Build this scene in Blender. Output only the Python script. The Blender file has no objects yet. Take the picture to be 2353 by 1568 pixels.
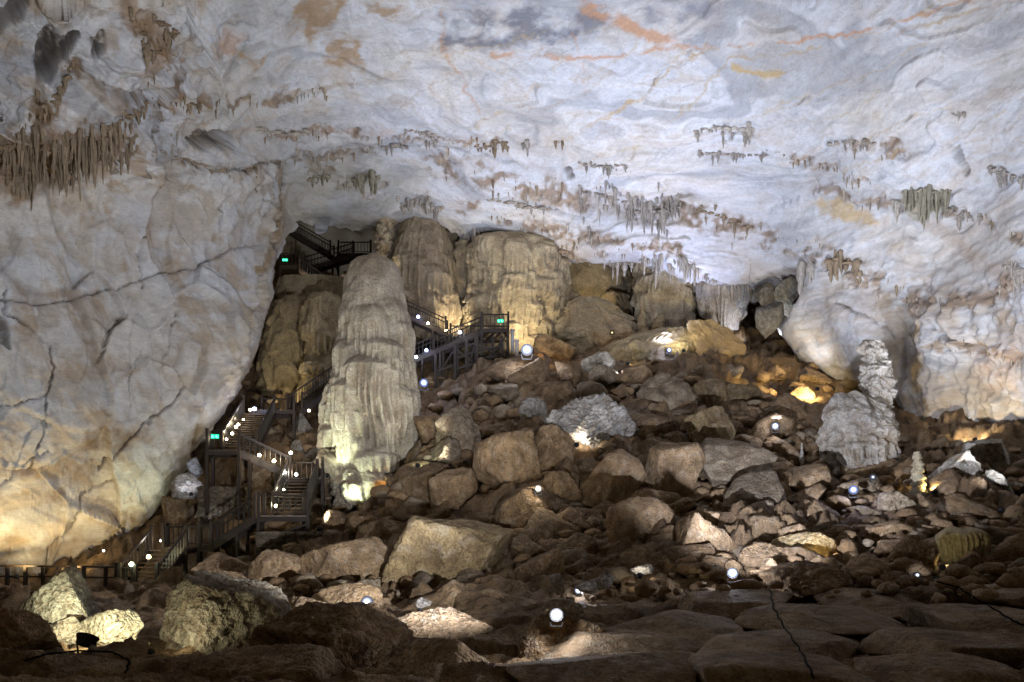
import bpy, bmesh, math, random
import numpy as np
from mathutils import Vector, Matrix, Quaternion

# ------------------------------------------------------------------ camera, world, exposure
scene = bpy.context.scene
COL = scene.collection
W_, H_ = 2353.0, 1568.0            # the photograph as viewed: all picture positions below are in these units
FOC = 1741.2                       # focal length in those units
CX, HY = 1176.5, 1176.5            # column of the optical axis, row of the horizon
cam_d = bpy.data.cameras.new('camera')
cam_d.sensor_width = 36.0
cam_d.lens = FOC / W_ * 36.0
cam_d.shift_y = (HY - H_ / 2) / W_
cam_d.clip_start = 0.1
cam_d.clip_end = 1000
cam = bpy.data.objects.new('camera', cam_d)
cam.location = (0, 0, 0)
cam.rotation_euler = (math.radians(90), 0, 0)
COL.objects.link(cam)
scene.camera = cam

world = bpy.data.worlds.new('World')
scene.world = world
world.use_nodes = True
wb = world.node_tree.nodes['Background']
wb.inputs['Color'].default_value = (0.90, 0.70, 0.47, 1)
wb.inputs['Strength'].default_value = 0.085      # a cave: hardly any light but its lamps

scene.view_settings.view_transform = 'Standard'
scene.view_settings.look = 'None'
scene.view_settings.exposure = 0.0
scene.view_settings.gamma = 1.0
scene.view_settings.use_curve_mapping = False
cy = scene.cycles
cy.use_denoising = True
cy.max_bounces = 3
cy.diffuse_bounces = 2
cy.glossy_bounces = 1
cy.transmission_bounces = 2
cy.sample_clamp_indirect = 3.0
cy.use_light_tree = True
cy.use_adaptive_sampling = True
cy.adaptive_threshold = 0.04
cy.adaptive_min_samples = 16
cy.caustics_reflective = False
cy.caustics_refractive = False

rng = np.random.default_rng(7)
random.seed(7)

def at(x, y, Y):
    """point at picture position (x, y) that stands Y metres in front of the camera"""
    return Vector(((x - CX) / FOC * Y, Y, (HY - y) / FOC * Y))

# ------------------------------------------------------------------ noise (vectorised)
_G = np.array([[1,1,0],[-1,1,0],[1,-1,0],[-1,-1,0],[1,0,1],[-1,0,1],[1,0,-1],[-1,0,-1],
               [0,1,1],[0,-1,1],[0,1,-1],[0,-1,-1],[1,1,0],[-1,1,0],[0,-1,1],[0,-1,-1]], np.float32)
def _hash(ix, iy, iz, seed):
    h = (ix.astype(np.uint32) * np.uint32(374761393) + iy.astype(np.uint32) * np.uint32(668265263)
         + iz.astype(np.uint32) * np.uint32(2147483647) + np.uint32(seed * 974711 + 17))
    h = (h ^ (h >> np.uint32(13))) * np.uint32(1274126177)
    h = (h ^ (h >> np.uint32(16))) * np.uint32(2246822519)
    return h ^ (h >> np.uint32(15))
def noise(p, seed=0):
    p = np.asarray(p, np.float32)
    if len(p) > 12000:
        return np.concatenate([noise(p[i:i + 10000], seed) for i in range(0, len(p), 10000)])
    f = np.floor(p); i = f.astype(np.int64) & 0xffffffff
    t = p - f
    u = t * t * t * (t * (t * 6 - 15) + 10)
    out = 0
    for dx in (0, 1):
        wx = u[:, 0] if dx else 1 - u[:, 0]
        for dy in (0, 1):
            wy = wx * (u[:, 1] if dy else 1 - u[:, 1])
            for dz in (0, 1):
                w = wy * (u[:, 2] if dz else 1 - u[:, 2])
                g = _G[_hash(i[:, 0] + dx, i[:, 1] + dy, i[:, 2] + dz, seed) & np.uint32(15)]
                out = out + w * (g[:, 0] * (t[:, 0] - dx) + g[:, 1] * (t[:, 1] - dy) + g[:, 2] * (t[:, 2] - dz))
    return out
def fbm(p, octs=4, seed=0, gain=0.5, lac=2.03):
    a, s, tot = 1.0, 0, 0
    q = np.asarray(p, np.float32)
    for o in range(octs):
        s = s + a * noise(q, seed + o * 31); a *= gain; q = q * lac + 3.7
    return s
def ridged(p, octs=3, seed=0, gain=0.5, lac=2.1):
    a, s = 1.0, 0
    q = np.asarray(p, np.float32)
    for o in range(octs):
        s = s + a * (1 - np.abs(noise(q, seed + o * 17)) * 2.2); a *= gain; q = q * lac + 5.1
    return s
def worley(p, seed=0):
    """distance to nearest and second nearest feature point, a random value of the nearest cell and the cell's own tilted plane"""
    p = np.asarray(p, np.float32)
    f = np.floor(p); i = f.astype(np.int64)
    t = p - f
    if len(p) > 12000:
        return tuple(np.concatenate(r) for r in zip(*[worley(p[k:k + 10000], seed) for k in range(0, len(p), 10000)]))
    d1 = np.full(len(p), 9.0, np.float32); d2 = d1.copy(); cid = np.zeros(len(p), np.float32); tl = d1 * 0
    for dx in (-1, 0, 1):
        for dy in (-1, 0, 1):
            for dz in (-1, 0, 1):
                h = _hash((i[:, 0] + dx) & 0xffffffff, (i[:, 1] + dy) & 0xffffffff, (i[:, 2] + dz) & 0xffffffff, seed)
                ox = (h & np.uint32(1023)).astype(np.float32) / 1023
                oy = ((h >> np.uint32(10)) & np.uint32(1023)).astype(np.float32) / 1023
                oz = ((h >> np.uint32(20)) & np.uint32(1023)).astype(np.float32) / 1023
                ex, ey, ez = dx + ox - t[:, 0], dy + oy - t[:, 1], dz + oz - t[:, 2]
                d = ex**2 + ey**2 + ez**2
                near = d < d1
                tl = np.where(near, ex * (oy - .5) + ey * (oz - .5) + ez * (ox - .5), tl)
                d2 = np.where(near, d1, np.minimum(d2, d))
                cid = np.where(near, (h & np.uint32(65535)).astype(np.float32) / 65535, cid)
                d1 = np.where(near, d, d1)
    return np.sqrt(d1), np.sqrt(d2), cid, tl
def sstep(a, b, x):
    t = np.clip((x - a) / (b - a), 0, 1)
    return t * t * (3 - 2 * t)
class RBF:
    def __init__(self, pts, vals, c=0.15, lam=1e-4):
        P = np.asarray(pts, float); v = np.asarray(vals, float); n = len(P)
        D = np.sqrt(((P[:, None] - P[None])**2).sum(-1) + c * c)
        A = np.zeros((n + 3, n + 3)); A[:n, :n] = -D - lam * np.eye(n) * -1
        A[:n, n] = 1; A[:n, n+1:] = P; A[n, :n] = 1; A[n+1:, :n] = P.T
        self.w = np.linalg.solve(A, np.concatenate([v, np.zeros(3)])); self.P = P; self.c = c
    def __call__(self, q):
        q = np.asarray(q, float); n = len(self.P)
        out = self.w[n] + q @ self.w[n+1:]
        for k in range(n):
            out = out - self.w[k] * np.sqrt(((q - self.P[k])**2).sum(-1) + self.c**2)
        return out
def poly_dist(x, y, line, reach=None):
    """distance from picture positions to a polyline (far beyond reach it is not worked out)"""
    shape = np.shape(x); x = np.ravel(x); y = np.ravel(y)
    out = np.full(x.shape, 1e9)
    if reach is not None:
        lx = [p[0] for p in line]; ly = [p[1] for p in line]
        sel = np.nonzero((x > min(lx) - reach) & (x < max(lx) + reach) & (y > min(ly) - reach) & (y < max(ly) + reach))[0]
        x, y = x[sel], y[sel]
    d = np.full(x.shape, 1e9)
    for (x0, y0), (x1, y1) in zip(line[:-1], line[1:]):
        vx, vy = x1 - x0, y1 - y0
        t = np.clip(((x - x0) * vx + (y - y0) * vy) / (vx * vx + vy * vy + 1e-9), 0, 1)
        d = np.minimum(d, np.hypot(x - x0 - t * vx, y - y0 - t * vy))
    if reach is None: return d.reshape(shape)
    out[sel] = d
    return out.reshape(shape)
def in_poly(x, y, poly):
    c = np.zeros(x.shape, bool)
    for (x0, y0), (x1, y1) in zip(poly, poly[1:] + poly[:1]):
        c ^= ((y0 > y) != (y1 > y)) & (x < (x1 - x0) * (y - y0) / (y1 - y0 + 1e-9) + x0)
    return c
def poly_soft(x, y, poly, soft):
    d = poly_dist(x, y, poly + poly[:1], soft * 1.5)
    d = np.minimum(d, 1e6)
    return sstep(-soft, soft, np.where(in_poly(x, y, poly), d, -d))

# ------------------------------------------------------------------ mesh helpers
def mesh_np(name, V, F, mat, col=None, smooth=True, normals=None):
    """V (n,3), F (m,4) or (m,3)"""
    me = bpy.data.meshes.new(name)
    V = np.ascontiguousarray(V, np.float32); F = np.ascontiguousarray(F, np.int32)
    k = F.shape[1]
    me.vertices.add(len(V)); me.vertices.foreach_set('co', V.ravel())
    me.loops.add(F.size); me.loops.foreach_set('vertex_index', F.ravel())
    me.polygons.add(len(F)); me.polygons.foreach_set('loop_start', np.arange(0, F.size, k, dtype=np.int32))
    if smooth:
        me.polygons.foreach_set('use_smooth', np.ones(len(F), bool))
    me.update(calc_edges=True)
    if col is not None:
        a = me.attributes.new('Col', 'FLOAT_COLOR', 'POINT')
        c = np.ones((len(V), 4), np.float32); c[:, :3] = np.clip(col, 0, 1)
        a.data.foreach_set('color', c.ravel())
    if normals is not None:
        me.normals_split_custom_set_from_vertices(np.asarray(normals, np.float32))
    if mat is not None:
        me.materials.append(mat)
    return me
def link(name, me, loc=(0, 0, 0), parent=None):
    o = bpy.data.objects.new(name, me)
    o.location = loc
    if parent is not None:
        o.parent = parent
    COL.objects.link(o)
    return o
def tag(o, label=None, cat=None, group=None, kind=None):
    if label: o['label'] = label
    if cat: o['category'] = cat
    if group: o['group'] = group
    if kind: o['kind'] = kind
    return o
def empty(name, loc, label, cat, group=None):
    o = link(name, None, loc)
    o.empty_display_size = 0.2
    return tag(o, label, cat, group)
def grid_faces(nu, nv, wrap=False):
    """vertex index = v*nu + u"""
    u = np.arange(nu if wrap else nu - 1); v = np.arange(nv - 1)
    U, Vv = np.meshgrid(u, v)
    U2 = (U + 1) % nu
    return np.stack([Vv * nu + U, Vv * nu + U2, (Vv + 1) * nu + U2, (Vv + 1) * nu + U], -1).reshape(-1, 4)
def grid_normals(P):
    """P (nv,nu,3)"""
    du = np.gradient(P, axis=1); dv = np.gradient(P, axis=0)
    n = np.cross(du, dv)
    return n / (np.linalg.norm(n, axis=-1, keepdims=True) + 1e-9)

# ------------------------------------------------------------------ materials
def new_mat(name):
    m = bpy.data.materials.new(name); m.use_nodes = True
    nt = m.node_tree
    return m, nt, nt.nodes['Principled BSDF']
def node(nt, t, **kw):
    n = nt.nodes.new(t)
    for k, v in kw.items():
        if k.startswith('_'):
            setattr(n, k[1:], v)
        else:
            n.inputs[k.replace('__', ' ')].default_value = v
    return n
def mix_rgb(nt, fac, a, b, mode='MIX'):
    n = nt.nodes.new('ShaderNodeMix'); n.data_type = 'RGBA'; n.blend_type = mode
    for sock, v in ((n.inputs[0], fac), (n.inputs[6], a), (n.inputs[7], b)):
        if isinstance(v, bpy.types.NodeSocket): nt.links.new(v, sock)
        else: sock.default_value = v if not isinstance(v, tuple) else (*v, 1)
    return n.outputs[2]
def ramp(nt, src, stops):
    r = nt.nodes.new('ShaderNodeValToRGB')
    el = r.color_ramp.elements
    while len(el) < len(stops): el.new(0.5)
    for e, (p, c) in zip(el, stops):
        e.position = p; e.color = (c, c, c, 1) if not isinstance(c, tuple) else (*c, 1)
    nt.links.new(src, r.inputs[0])
    return r.outputs[0]
def rock_mat(name, scale=1.0, bump=0.6, coords='Object', rough=0.85, streak=None, dirt=(0.30, 0.19, 0.10), dirt_amt=0.35, spec=0.25, per_object=0.0, mott=1.0, fine=1.0, grit=1.0, seams=.5):
    """limestone: colour from the piece's own colour attribute, mottled, stained and pitted"""
    m, nt, b = new_mat(name)
    L = nt.links.new
    tc = nt.nodes.new('ShaderNodeTexCoord')
    src = tc.outputs[coords]
    if streak:
        mp = node(nt, 'ShaderNodeMapping'); L(src, mp.inputs[0]); mp.inputs['Scale'].default_value = streak; src = mp.outputs[0]
    at_ = node(nt, 'ShaderNodeAttribute', _attribute_name='Col')
    n1 = node(nt, 'ShaderNodeTexNoise', Scale=1.7 * scale, Detail=5.0, Roughness=0.66)
    n2 = node(nt, 'ShaderNodeTexNoise', Scale=11.0 * scale * fine, Detail=3.0, Roughness=0.7)
    n3 = node(nt, 'ShaderNodeTexNoise', Scale=1.3 * scale, Detail=4.0, Roughness=0.66)
    for n in (n1, n2, n3): L(src, n.inputs['Vector'])
    c = mix_rgb(nt, 1.0, at_.outputs['Color'], ramp(nt, n1.outputs['Fac'], [(0.25, 1 - .28 * mott), (0.5, 1.0), (0.75, 1 + .18 * mott)]), 'MULTIPLY')
    c = mix_rgb(nt, 1.0, c, ramp(nt, n2.outputs['Fac'], [(0.28, 1 - .45 * grit), (0.52, 1.0), (0.78, 1 + .32 * grit)]), 'MULTIPLY')
    sep = nt.nodes.new('ShaderNodeSeparateColor'); L(n3.outputs['Color'], sep.inputs[0])
    dm = nt.nodes.new('ShaderNodeMath'); dm.operation = 'MULTIPLY'; dm.inputs[1].default_value = dirt_amt
    L(ramp(nt, sep.outputs[1], [(0.5, 0.0), (0.62, 1.0)]), dm.inputs[0])
    c = mix_rgb(nt, dm.outputs[0], c, dirt)
    # hairline seams
    sm = nt.nodes.new('ShaderNodeMath'); sm.operation = 'MULTIPLY'; sm.inputs[1].default_value = seams
    L(ramp(nt, sep.outputs[2], [(0.472, 0.0), (0.488, 1.0), (0.504, 0.0)]), sm.inputs[0])
    c = mix_rgb(nt, sm.outputs[0], c, tuple(v * .35 for v in dirt))
    if per_object:
        oi = nt.nodes.new('ShaderNodeObjectInfo')
        c = mix_rgb(nt, 1.0, c, ramp(nt, oi.outputs['Random'], [(0.0, 1 - per_object), (1.0, 1 + per_object)]), 'MULTIPLY')
    L(c, b.inputs['Base Color'])
    b.inputs['Roughness'].default_value = rough
    b.inputs['Specular IOR Level'].default_value = spec
    h = nt.nodes.new('ShaderNodeMath'); h.operation = 'MULTIPLY_ADD'; h.inputs[1].default_value = 0.35
    L(n2.outputs['Fac'], h.inputs[0]); L(n1.outputs['Fac'], h.inputs[2])
    bp = node(nt, 'ShaderNodeBump', Strength=bump, Distance=0.35 / scale)
    L(h.outputs[0], bp.inputs['Height']); L(bp.outputs[0], b.inputs['Normal'])
    return m
def plain_mat(name, colr, rough=0.6, metal=0.0, var=0.25, scale=6.0):
    m, nt, b = new_mat(name)
    tc = nt.nodes.new('ShaderNodeTexCoord'); n = node(nt, 'ShaderNodeTexNoise', Scale=scale, Detail=5.0, Roughness=0.65)
    nt.links.new(tc.outputs['Object'], n.inputs['Vector'])
    c = mix_rgb(nt, 1.0, colr, ramp(nt, n.outputs['Fac'], [(0.3, 1 - var), (0.7, 1 + var)]), 'MULTIPLY')
    nt.links.new(c, b.inputs['Base Color'])
    b.inputs['Roughness'].default_value = rough; b.inputs['Metallic'].default_value = metal
    return m
def glow_mat(name, colr, strength, lens=None):
    m, nt, b = new_mat(name)
    b.inputs['Base Color'].default_value = (*colr, 1)
    b.inputs['Emission Color'].default_value = (*colr, 1)
    b.inputs['Emission Strength'].default_value = strength
    m.cycles.emission_sampling = 'NONE'
    if lens:
        b.inputs['Base Color'].default_value = (*[c * .04 for c in colr], 1)
        b.inputs['Specular IOR Level'].default_value = 0.0
        b.inputs['Roughness'].default_value = 1.0
        # lamp glare painted on the glass: emission fades from the middle to the rim
        L = nt.links.new
        tc = nt.nodes.new('ShaderNodeTexCoord'); sp = nt.nodes.new('ShaderNodeSeparateXYZ'); L(tc.outputs['Object'], sp.inputs[0])
        cb = nt.nodes.new('ShaderNodeCombineXYZ'); L(sp.outputs[0], cb.inputs[0]); L(sp.outputs[1], cb.inputs[1])
        ln = nt.nodes.new('ShaderNodeVectorMath'); ln.operation = 'LENGTH'; L(cb.outputs[0], ln.inputs[0])
        dv = nt.nodes.new('ShaderNodeMath'); dv.operation = 'DIVIDE'; dv.inputs[1].default_value = lens; L(ln.outputs['Value'], dv.inputs[0])
        r = ramp(nt, dv.outputs[0], [(0.0, 1.0), (0.18, 0.3), (0.36, 0.07), (0.55, 0.018), (0.78, 0.004), (1.0, 0.0)])
        ml = nt.nodes.new('ShaderNodeMath'); ml.operation = 'MULTIPLY'; ml.inputs[1].default_value = strength; L(r, ml.inputs[0])
        L(ml.outputs[0], b.inputs['Emission Strength'])
    return m
M_SHELL = rock_mat('cave_limestone', scale=0.5, bump=0.13, streak=(.7, .7, 2.2), dirt=(0.40, 0.30, 0.19), dirt_amt=0.12, mott=.4, grit=.28, seams=.22)
M_GROUND = rock_mat('cave_floor', scale=1.1, bump=0.9, fine=1.8, dirt=(0.16, 0.10, 0.055), dirt_amt=0.45)
M_BOULDER = rock_mat('boulder_rock', scale=0.9, bump=0.9, fine=1.3, dirt=(0.17, 0.11, 0.06), dirt_amt=0.45, per_object=0.22)
M_FLOW = rock_mat('flowstone', scale=1.0, bump=0.5, dirt=(0.30, 0.21, 0.12), dirt_amt=0.3)
M_DRIP = rock_mat('stalactite_stone', scale=1.6, bump=0.5, streak=(1, 1, 0.25), dirt=(0.22, 0.15, 0.08), dirt_amt=0.4, per_object=0.15)
M_WOOD = plain_mat('dark_timber', (0.032, 0.021, 0.014), 0.55)
M_RAIL = plain_mat('rail_timber', (0.032, 0.022, 0.016), 0.4)
M_STEEL = plain_mat('baluster_steel', (0.07, 0.065, 0.06), 0.35, 0.6)
M_TREAD = plain_mat('tread_timber', (0.10, 0.068, 0.042), 0.5)
M_BLACK = plain_mat('black_metal', (0.015, 0.015, 0.016), 0.45)
M_WHITE = plain_mat('white_pipe', (0.55, 0.56, 0.58), 0.5)
M_CABLE = plain_mat('cable_rubber', (0.010, 0.010, 0.011), 0.9)
M_CABLE.node_tree.nodes['Principled BSDF'].inputs['Specular IOR Level'].default_value = 0.05
# ------------------------------------------------------------------ the cave shell: ceiling, left wall, right wall
# (x, y, distance) of the bare rock, picture positions in native 2500-wide units divided by 1.0625
N = 1.0625
shell_ctl = [
    (0, 1390, 43), (150, 1390, 45), (300, 1400, 48), (430, 1200, 47.5), (500, 1060, 48), (600, 920, 51), (640, 780, 53), (670, 650, 56), (715, 560, 59),
    (0, 1000, 40), (250, 1000, 43), (420, 1000, 46), (0, 500, 39), (250, 500, 43), (450, 500, 48), (600, 500, 52), (520, 760, 49),
    (0, 250, 37), (0, 0, 34), (300, 0, 36), (300, 250, 40), (600, 250, 47), (650, 0, 39), (700, 400, 55), (1000, 380, 56), (900, 560, 62), (1100, 580, 62),
    (1000, 200, 49), (1250, 300, 54), (1250, 0, 42.5), (1300, 610, 63), (1500, 640, 60), (1700, 695, 57), (1500, 450, 56), (1600, 200, 47.5), (1800, 400, 51), (1900, 660, 55),
    (1900, 0, 40), (2000, 200, 43), (2500, 0, 33), (2250, 250, 39), (2500, 300, 36), (2250, 500, 43.5), (2500, 600, 37.5), (2100, 700, 49),
    (1960, 890, 54), (2000, 800, 52), (2100, 950, 50), (2170, 1000, 48), (2300, 800, 44), (2500, 1075, 40), (2500, 850, 38.5), (2300, 1060, 44),
    (-1600, 1400, 19), (-1600, 400, 19), (-1600, -1400, 13), (-700, 1400, 28), (-700, 600, 27), (-700, -100, 24), (-700, -1400, 15), (400, -1400, 19), (1250, -1400, 20.5), (2200, -1400, 19),
    (1250, -500, 33), (400, -500, 29), (2200, -500, 29), (3200, -1400, 15), (4100, -1400, 12), (4100, 400, 18), (4100, 1400, 18), (3200, 0, 25), (3200, 700, 27), (3200, 1300, 28),
]
lip_ctl = [(-1600, 404), (540, 404), (600, 450), (660, 510), (700, 545), (722, 552),
           (800, 556), (900, 562), (960, 552), (1010, 548), (1060, 560), (1120, 585), (1200, 590), (1300, 610), (1370, 640), (1450, 642), (1520, 640), (1600, 655), (1690, 693),
           (1780, 697), (1830, 690), (1860, 730), (1900, 800), (1950, 875), (2010, 922), (2090, 948), (2170, 1003), (2240, 1075), (2300, 1150), (2500, 1220), (3200, 1500), (4100, 1750)]
# right hand edge of the left wall, row by row
edge_ctl = [(372, 716), (520, 724), (552, 722), (585, 697), (635, 676), (690, 664), (720, 668), (760, 652), (800, 640), (850, 628), (945, 592), (1020, 540), (1090, 482), (1190, 430), (1270, 382), (1400, 305), (1500, 240), (1640, 150)]
sh_rbf = RBF([(x / N / 1000, y / N / 1000) for x, y, d in shell_ctl], [10.0 / d for x, y, d in shell_ctl], c=0.12)
def rotq(P, ax, ay, az):
    return (P @ np.array(Matrix.Rotation(ax, 3, 'X') @ Matrix.Rotation(ay, 3, 'Y') @ Matrix.Rotation(az, 3, 'Z')).T).astype(np.float32)
def C3(r, g, b): return np.array([r, g, b])
bands_lines = [([(1000, 385), (1180, 430), (1330, 455), (1560, 490), (1700, 530), (1850, 560), (1960, 620), (2100, 700)], 34),
               ([(1060, 480), (1250, 520), (1420, 560), (1560, 575)], 22), ([(1250, 600), (1330, 575), (1440, 570)], 20),
               ([(1930, 330), (2000, 325), (2070, 340)], 16), ([(1800, 350), (1880, 390), (2010, 420)], 10), ([(1880, 440), (2060, 470), (2230, 500), (2353, 560)], 16),
               ([(700, 345), (760, 420), (870, 430), (990, 480)], 22), ([(2000, 640), (2120, 690), (2260, 690), (2353, 640)], 26), ([(2100, 780), (2250, 800), (2353, 830)], 18),
               ([(0, 345), (120, 300), (230, 265), (400, 200), (430, 160)], 40), ([(300, 0), (330, 60), (380, 110), (330, 160)], 34), ([(230, 260), (420, 240), (560, 225), (760, 215)], 14),
               ([(590, 300), (760, 300), (960, 330), (1140, 330)], 10), ([(420, 370), (520, 390), (660, 365), (900, 340)], 10), ([(170, 130), (120, 200), (60, 260), (0, 330)], 24)]
def shell_surface(UX, VY, edge_line, inframe, edge_soft=(12, .75)):
    """the rock over a net of picture positions: points and colours"""
    nv, nu = VY.shape
    q = np.stack([UX.ravel() / 1000, VY.ravel() / 1000], -1)
    Yd = (10.0 / np.clip(sh_rbf(q), 0.1, 1.2)).reshape(nv, nu)
    edge_d = poly_dist(UX, VY, edge_line)
    Yd = Yd + inframe * 2.4 * (1 - np.clip(edge_d / 44, 0, 1))**2.2      # the rock rounds off towards its edge
    B0 = np.stack([(UX - CX) / FOC * Yd, Yd, (HY - VY) / FOC * Yd], -1)
    Nn = -grid_normals(B0)
    if Nn[nv // 2, nu // 2, 1] > 0: Nn = -Nn
    Pf = B0.reshape(-1, 3).astype(np.float32); X_ = UX.ravel(); Y_ = VY.ravel()
    # zones
    warp = fbm(Pf * 0.12, 3, 11) * 30
    leftw = (1 - sstep(620, 720, X_ + warp)) * sstep(330, 430, Y_ + warp * 0.6)         # clean left wall faces
    rightw = sstep(1800, 1950, X_ + warp) * sstep(560, 720, Y_ + warp)                   # rough right wall
    upleft = (1 - sstep(380, 640, X_ + warp)) * (1 - sstep(380, 460, Y_ + warp))
    rest = np.clip(1 - leftw - rightw - upleft, 0, 1)
    # relief. Each layer is a height along the rock's own normal, in metres
    big = fbm(Pf * 0.10, 3, 21) * 0.9
    # left wall: tall slanting slabs, broken along steep joints; every slab is a tilted face of its own
    Q0 = rotq(Pf, 0.10, 0.50, 0.1)
    Q1 = Q0 * np.array([0.20, 0.20, 0.075], np.float32) + 0.30 * np.stack([noise(Pf * 0.2, 5), noise(Pf * 0.2, 6), noise(Pf * 0.2, 7)], -1)
    w1, w2, wc, wt = worley(Q1, 4)
    Q1b = Q0 * np.array([0.55, 0.55, 0.20], np.float32) + 0.25 * np.stack([noise(Pf * 0.5, 15), noise(Pf * 0.5, 16), noise(Pf * 0.5, 17)], -1)
    y1, y2, yc, yt = worley(Q1b, 6)
    slab = (wc - 0.5) * 0.9 * sstep(0.0, 0.10, w2 - w1) + np.clip(wt, -.3, .3) * 2.6 + np.clip(yt, -.3, .3) * 0.5 + (yc - .5) * .16
    jn = sstep(-0.05, 0.25, fbm(Pf * 0.17, 3, 77))
    joint = np.maximum(1 - sstep(0.0, 0.055, w2 - w1), .6 * (1 - sstep(0.0, 0.05, y2 - y1)))
    rg = ridged(Q0 * np.array([.8, .8, .16], np.float32), 3, 41)
    # ceiling: thin dipping beds that end in low ledges
    s = Pf[:, 2] * 0.55 + Pf[:, 0] * 0.06 - Pf[:, 1] * 0.10 + fbm(Pf * np.array([0.06, 0.10, 0.16], np.float32), 4, 51) * 2.6
    sf = s * 0.9 - np.floor(s * 0.9)
    ledge = sf**1.4 * 0.30 * sstep(-0.15, 0.25, fbm(Pf * 0.14, 3, 61))
    ledge_edge = sstep(0.90, 0.985, sf) * sstep(-0.1, 0.25, fbm(Pf * 0.14, 3, 61))
    Q2 = Pf * np.array([0.22, 0.35, 0.55], np.float32)
    med = fbm(Q2, 5, 71, gain=0.55)
    Q2b = rotq(Pf, 0.3, 0.5, 0.0) * np.array([0.25, 0.6, 1.3], np.float32)
    grain = fbm(Q2b, 5, 81, gain=0.62)
    # fine bedding lines: nearly level on the vault, steep on the left wall
    lin = fbm(rotq(Pf, 0.0, -0.22, 0.0) * np.array([0.10, 0.25, 2.6], np.float32), 4, 83, gain=.6) * (1 - leftw) + fbm(rotq(Pf, 0.1, 0.50, 0.0) * np.array([1.8, 1.2, .10], np.float32), 4, 85, gain=.6) * leftw
    sv = np.stack([s * 1.15, Pf[:, 0] * .035, Pf[:, 1] * .035], -1)
    bandn = fbm(sv, 5, 87, gain=.62)                     # long sweeping beds
    bandn2 = fbm(sv * np.array([2.6, 1, 1]) + 9, 4, 89, gain=.62)
    lin = lin * .6 + (bandn * .7 + bandn2 * .5) * (1 - leftw)
    # popcorn and dripstone bands
    nz = fbm(Pf * 0.6, 4, 91, gain=0.6)
    nz2 = fbm(Pf * 1.7, 3, 95, gain=0.6)
    band = np.zeros(len(Pf))
    for ln, wd in bands_lines:
        dd = poly_dist(X_ + nz * 22, Y_ + nz2 * 14, ln, wd * 1.4)
        band = np.maximum(band, (1 - sstep(wd * 0.3, wd * 1.25, dd)))
    band = band * sstep(-0.25, 0.15, fbm(Pf * np.array([0.5, 0.5, 0.9], np.float32), 4, 97))
    wv1, wv2, _c, _t = worley(Pf * np.array([1.9, 1.9, 0.8], np.float32) + 0.3 * nz[:, None], 8)
    pop = (0.55 - wv1) * 0.9
    rough = fbm(Pf * 1.3, 4, 101, gain=0.6)
    fine = fbm(Pf * 4.0, 2, 103, gain=0.6)
    H = big * (0.8 + 0.5 * rightw) + leftw * (slab * .72 - joint * jn * 0.08 + rg * 0.08 + grain * 0.07 + lin * .12) \
        + rest * (ledge * 0.7 + med * 0.08 + grain * 0.05 + lin * .09) + upleft * (slab * 1.2 + rg * 0.25 + med * 0.35 + ledge) \
        + rightw * (.35 + .65 * sstep(2040, 2160, X_)) * (slab * .55 + rg * 0.16 + rough * 0.16 + ledge * 0.5 + lin * .1) + band * (pop * 0.75 + rough * 0.3) + fine * 0.015 + rough * 0.025
    H = H.astype(np.float64)
    # cracks and hollows of the real cave
    cracks = [([(20, 655), (12, 720), (70, 750), (118, 790), (124, 850), (105, 935), (100, 1010), (70, 1080)], 4, .5), ([(440, 880), (400, 930), (330, 985), (275, 1040), (235, 1100)], 5, .6),
              ([(0, 692), (120, 690), (210, 672), (300, 650), (400, 612), (480, 600), (600, 555)], 3.5, .45), ([(330, 520), (320, 600), (335, 660)], 3, .4), ([(530, 445), (505, 480), (515, 530)], 3.5, .5),
              ([(655, 380), (650, 450), (620, 540), (640, 600)], 9, .8), ([(0, 1130), (60, 1060), (110, 1040)], 3, .4), ([(270, 1120), (200, 1150), (170, 1220), (110, 1260), (105, 1330)], 3.5, .5),
              ([(490, 80), (505, 58), (540, 62), (560, 52), (585, 60)], 3.5, .5), ([(1550, 455), (1590, 452)], 3, .4), ([(1770, 480), (1800, 462), (1830, 456)], 3, .4),
              ([(1665, 330), (1700, 303), (1740, 312)], 2.5, .3), ([(430, 378), (520, 393), (600, 378), (760, 352), (900, 340), (1000, 352), (1180, 372)], 3, .6),
              ([(2170, 755), (2220, 790), (2260, 815)], 5, .6), ([(1930, 700), (2010, 730), (2060, 770)], 3, .4), ([(300, 715), (260, 760), (225, 830)], 2.5, .35), ([(0, 940), (60, 925), (110, 910)], 3, .35),
              ([(330, 800), (300, 870), (310, 940)], 2.5, .3), ([(420, 700), (410, 770), (380, 840)], 2.5, .3), ([(1480, 225), (1500, 195), (1512, 178)], 4, .3), ([(1560, 150), (1575, 132), (1590, 120)], 3, .25)]
    crack_m = np.zeros(len(Pf))
    for ln, wd, dep in cracks:
        dd = poly_dist(X_ + nz2 * 7, Y_ + nz * 8, ln, wd * 6)
        m_ = 1 - sstep(wd * 0.2, wd * .75, dd)
        H -= m_ * dep * .8; crack_m = np.maximum(crack_m, m_)
        H -= (1 - sstep(0, wd * 5, dd)) * dep * 0.25
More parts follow.
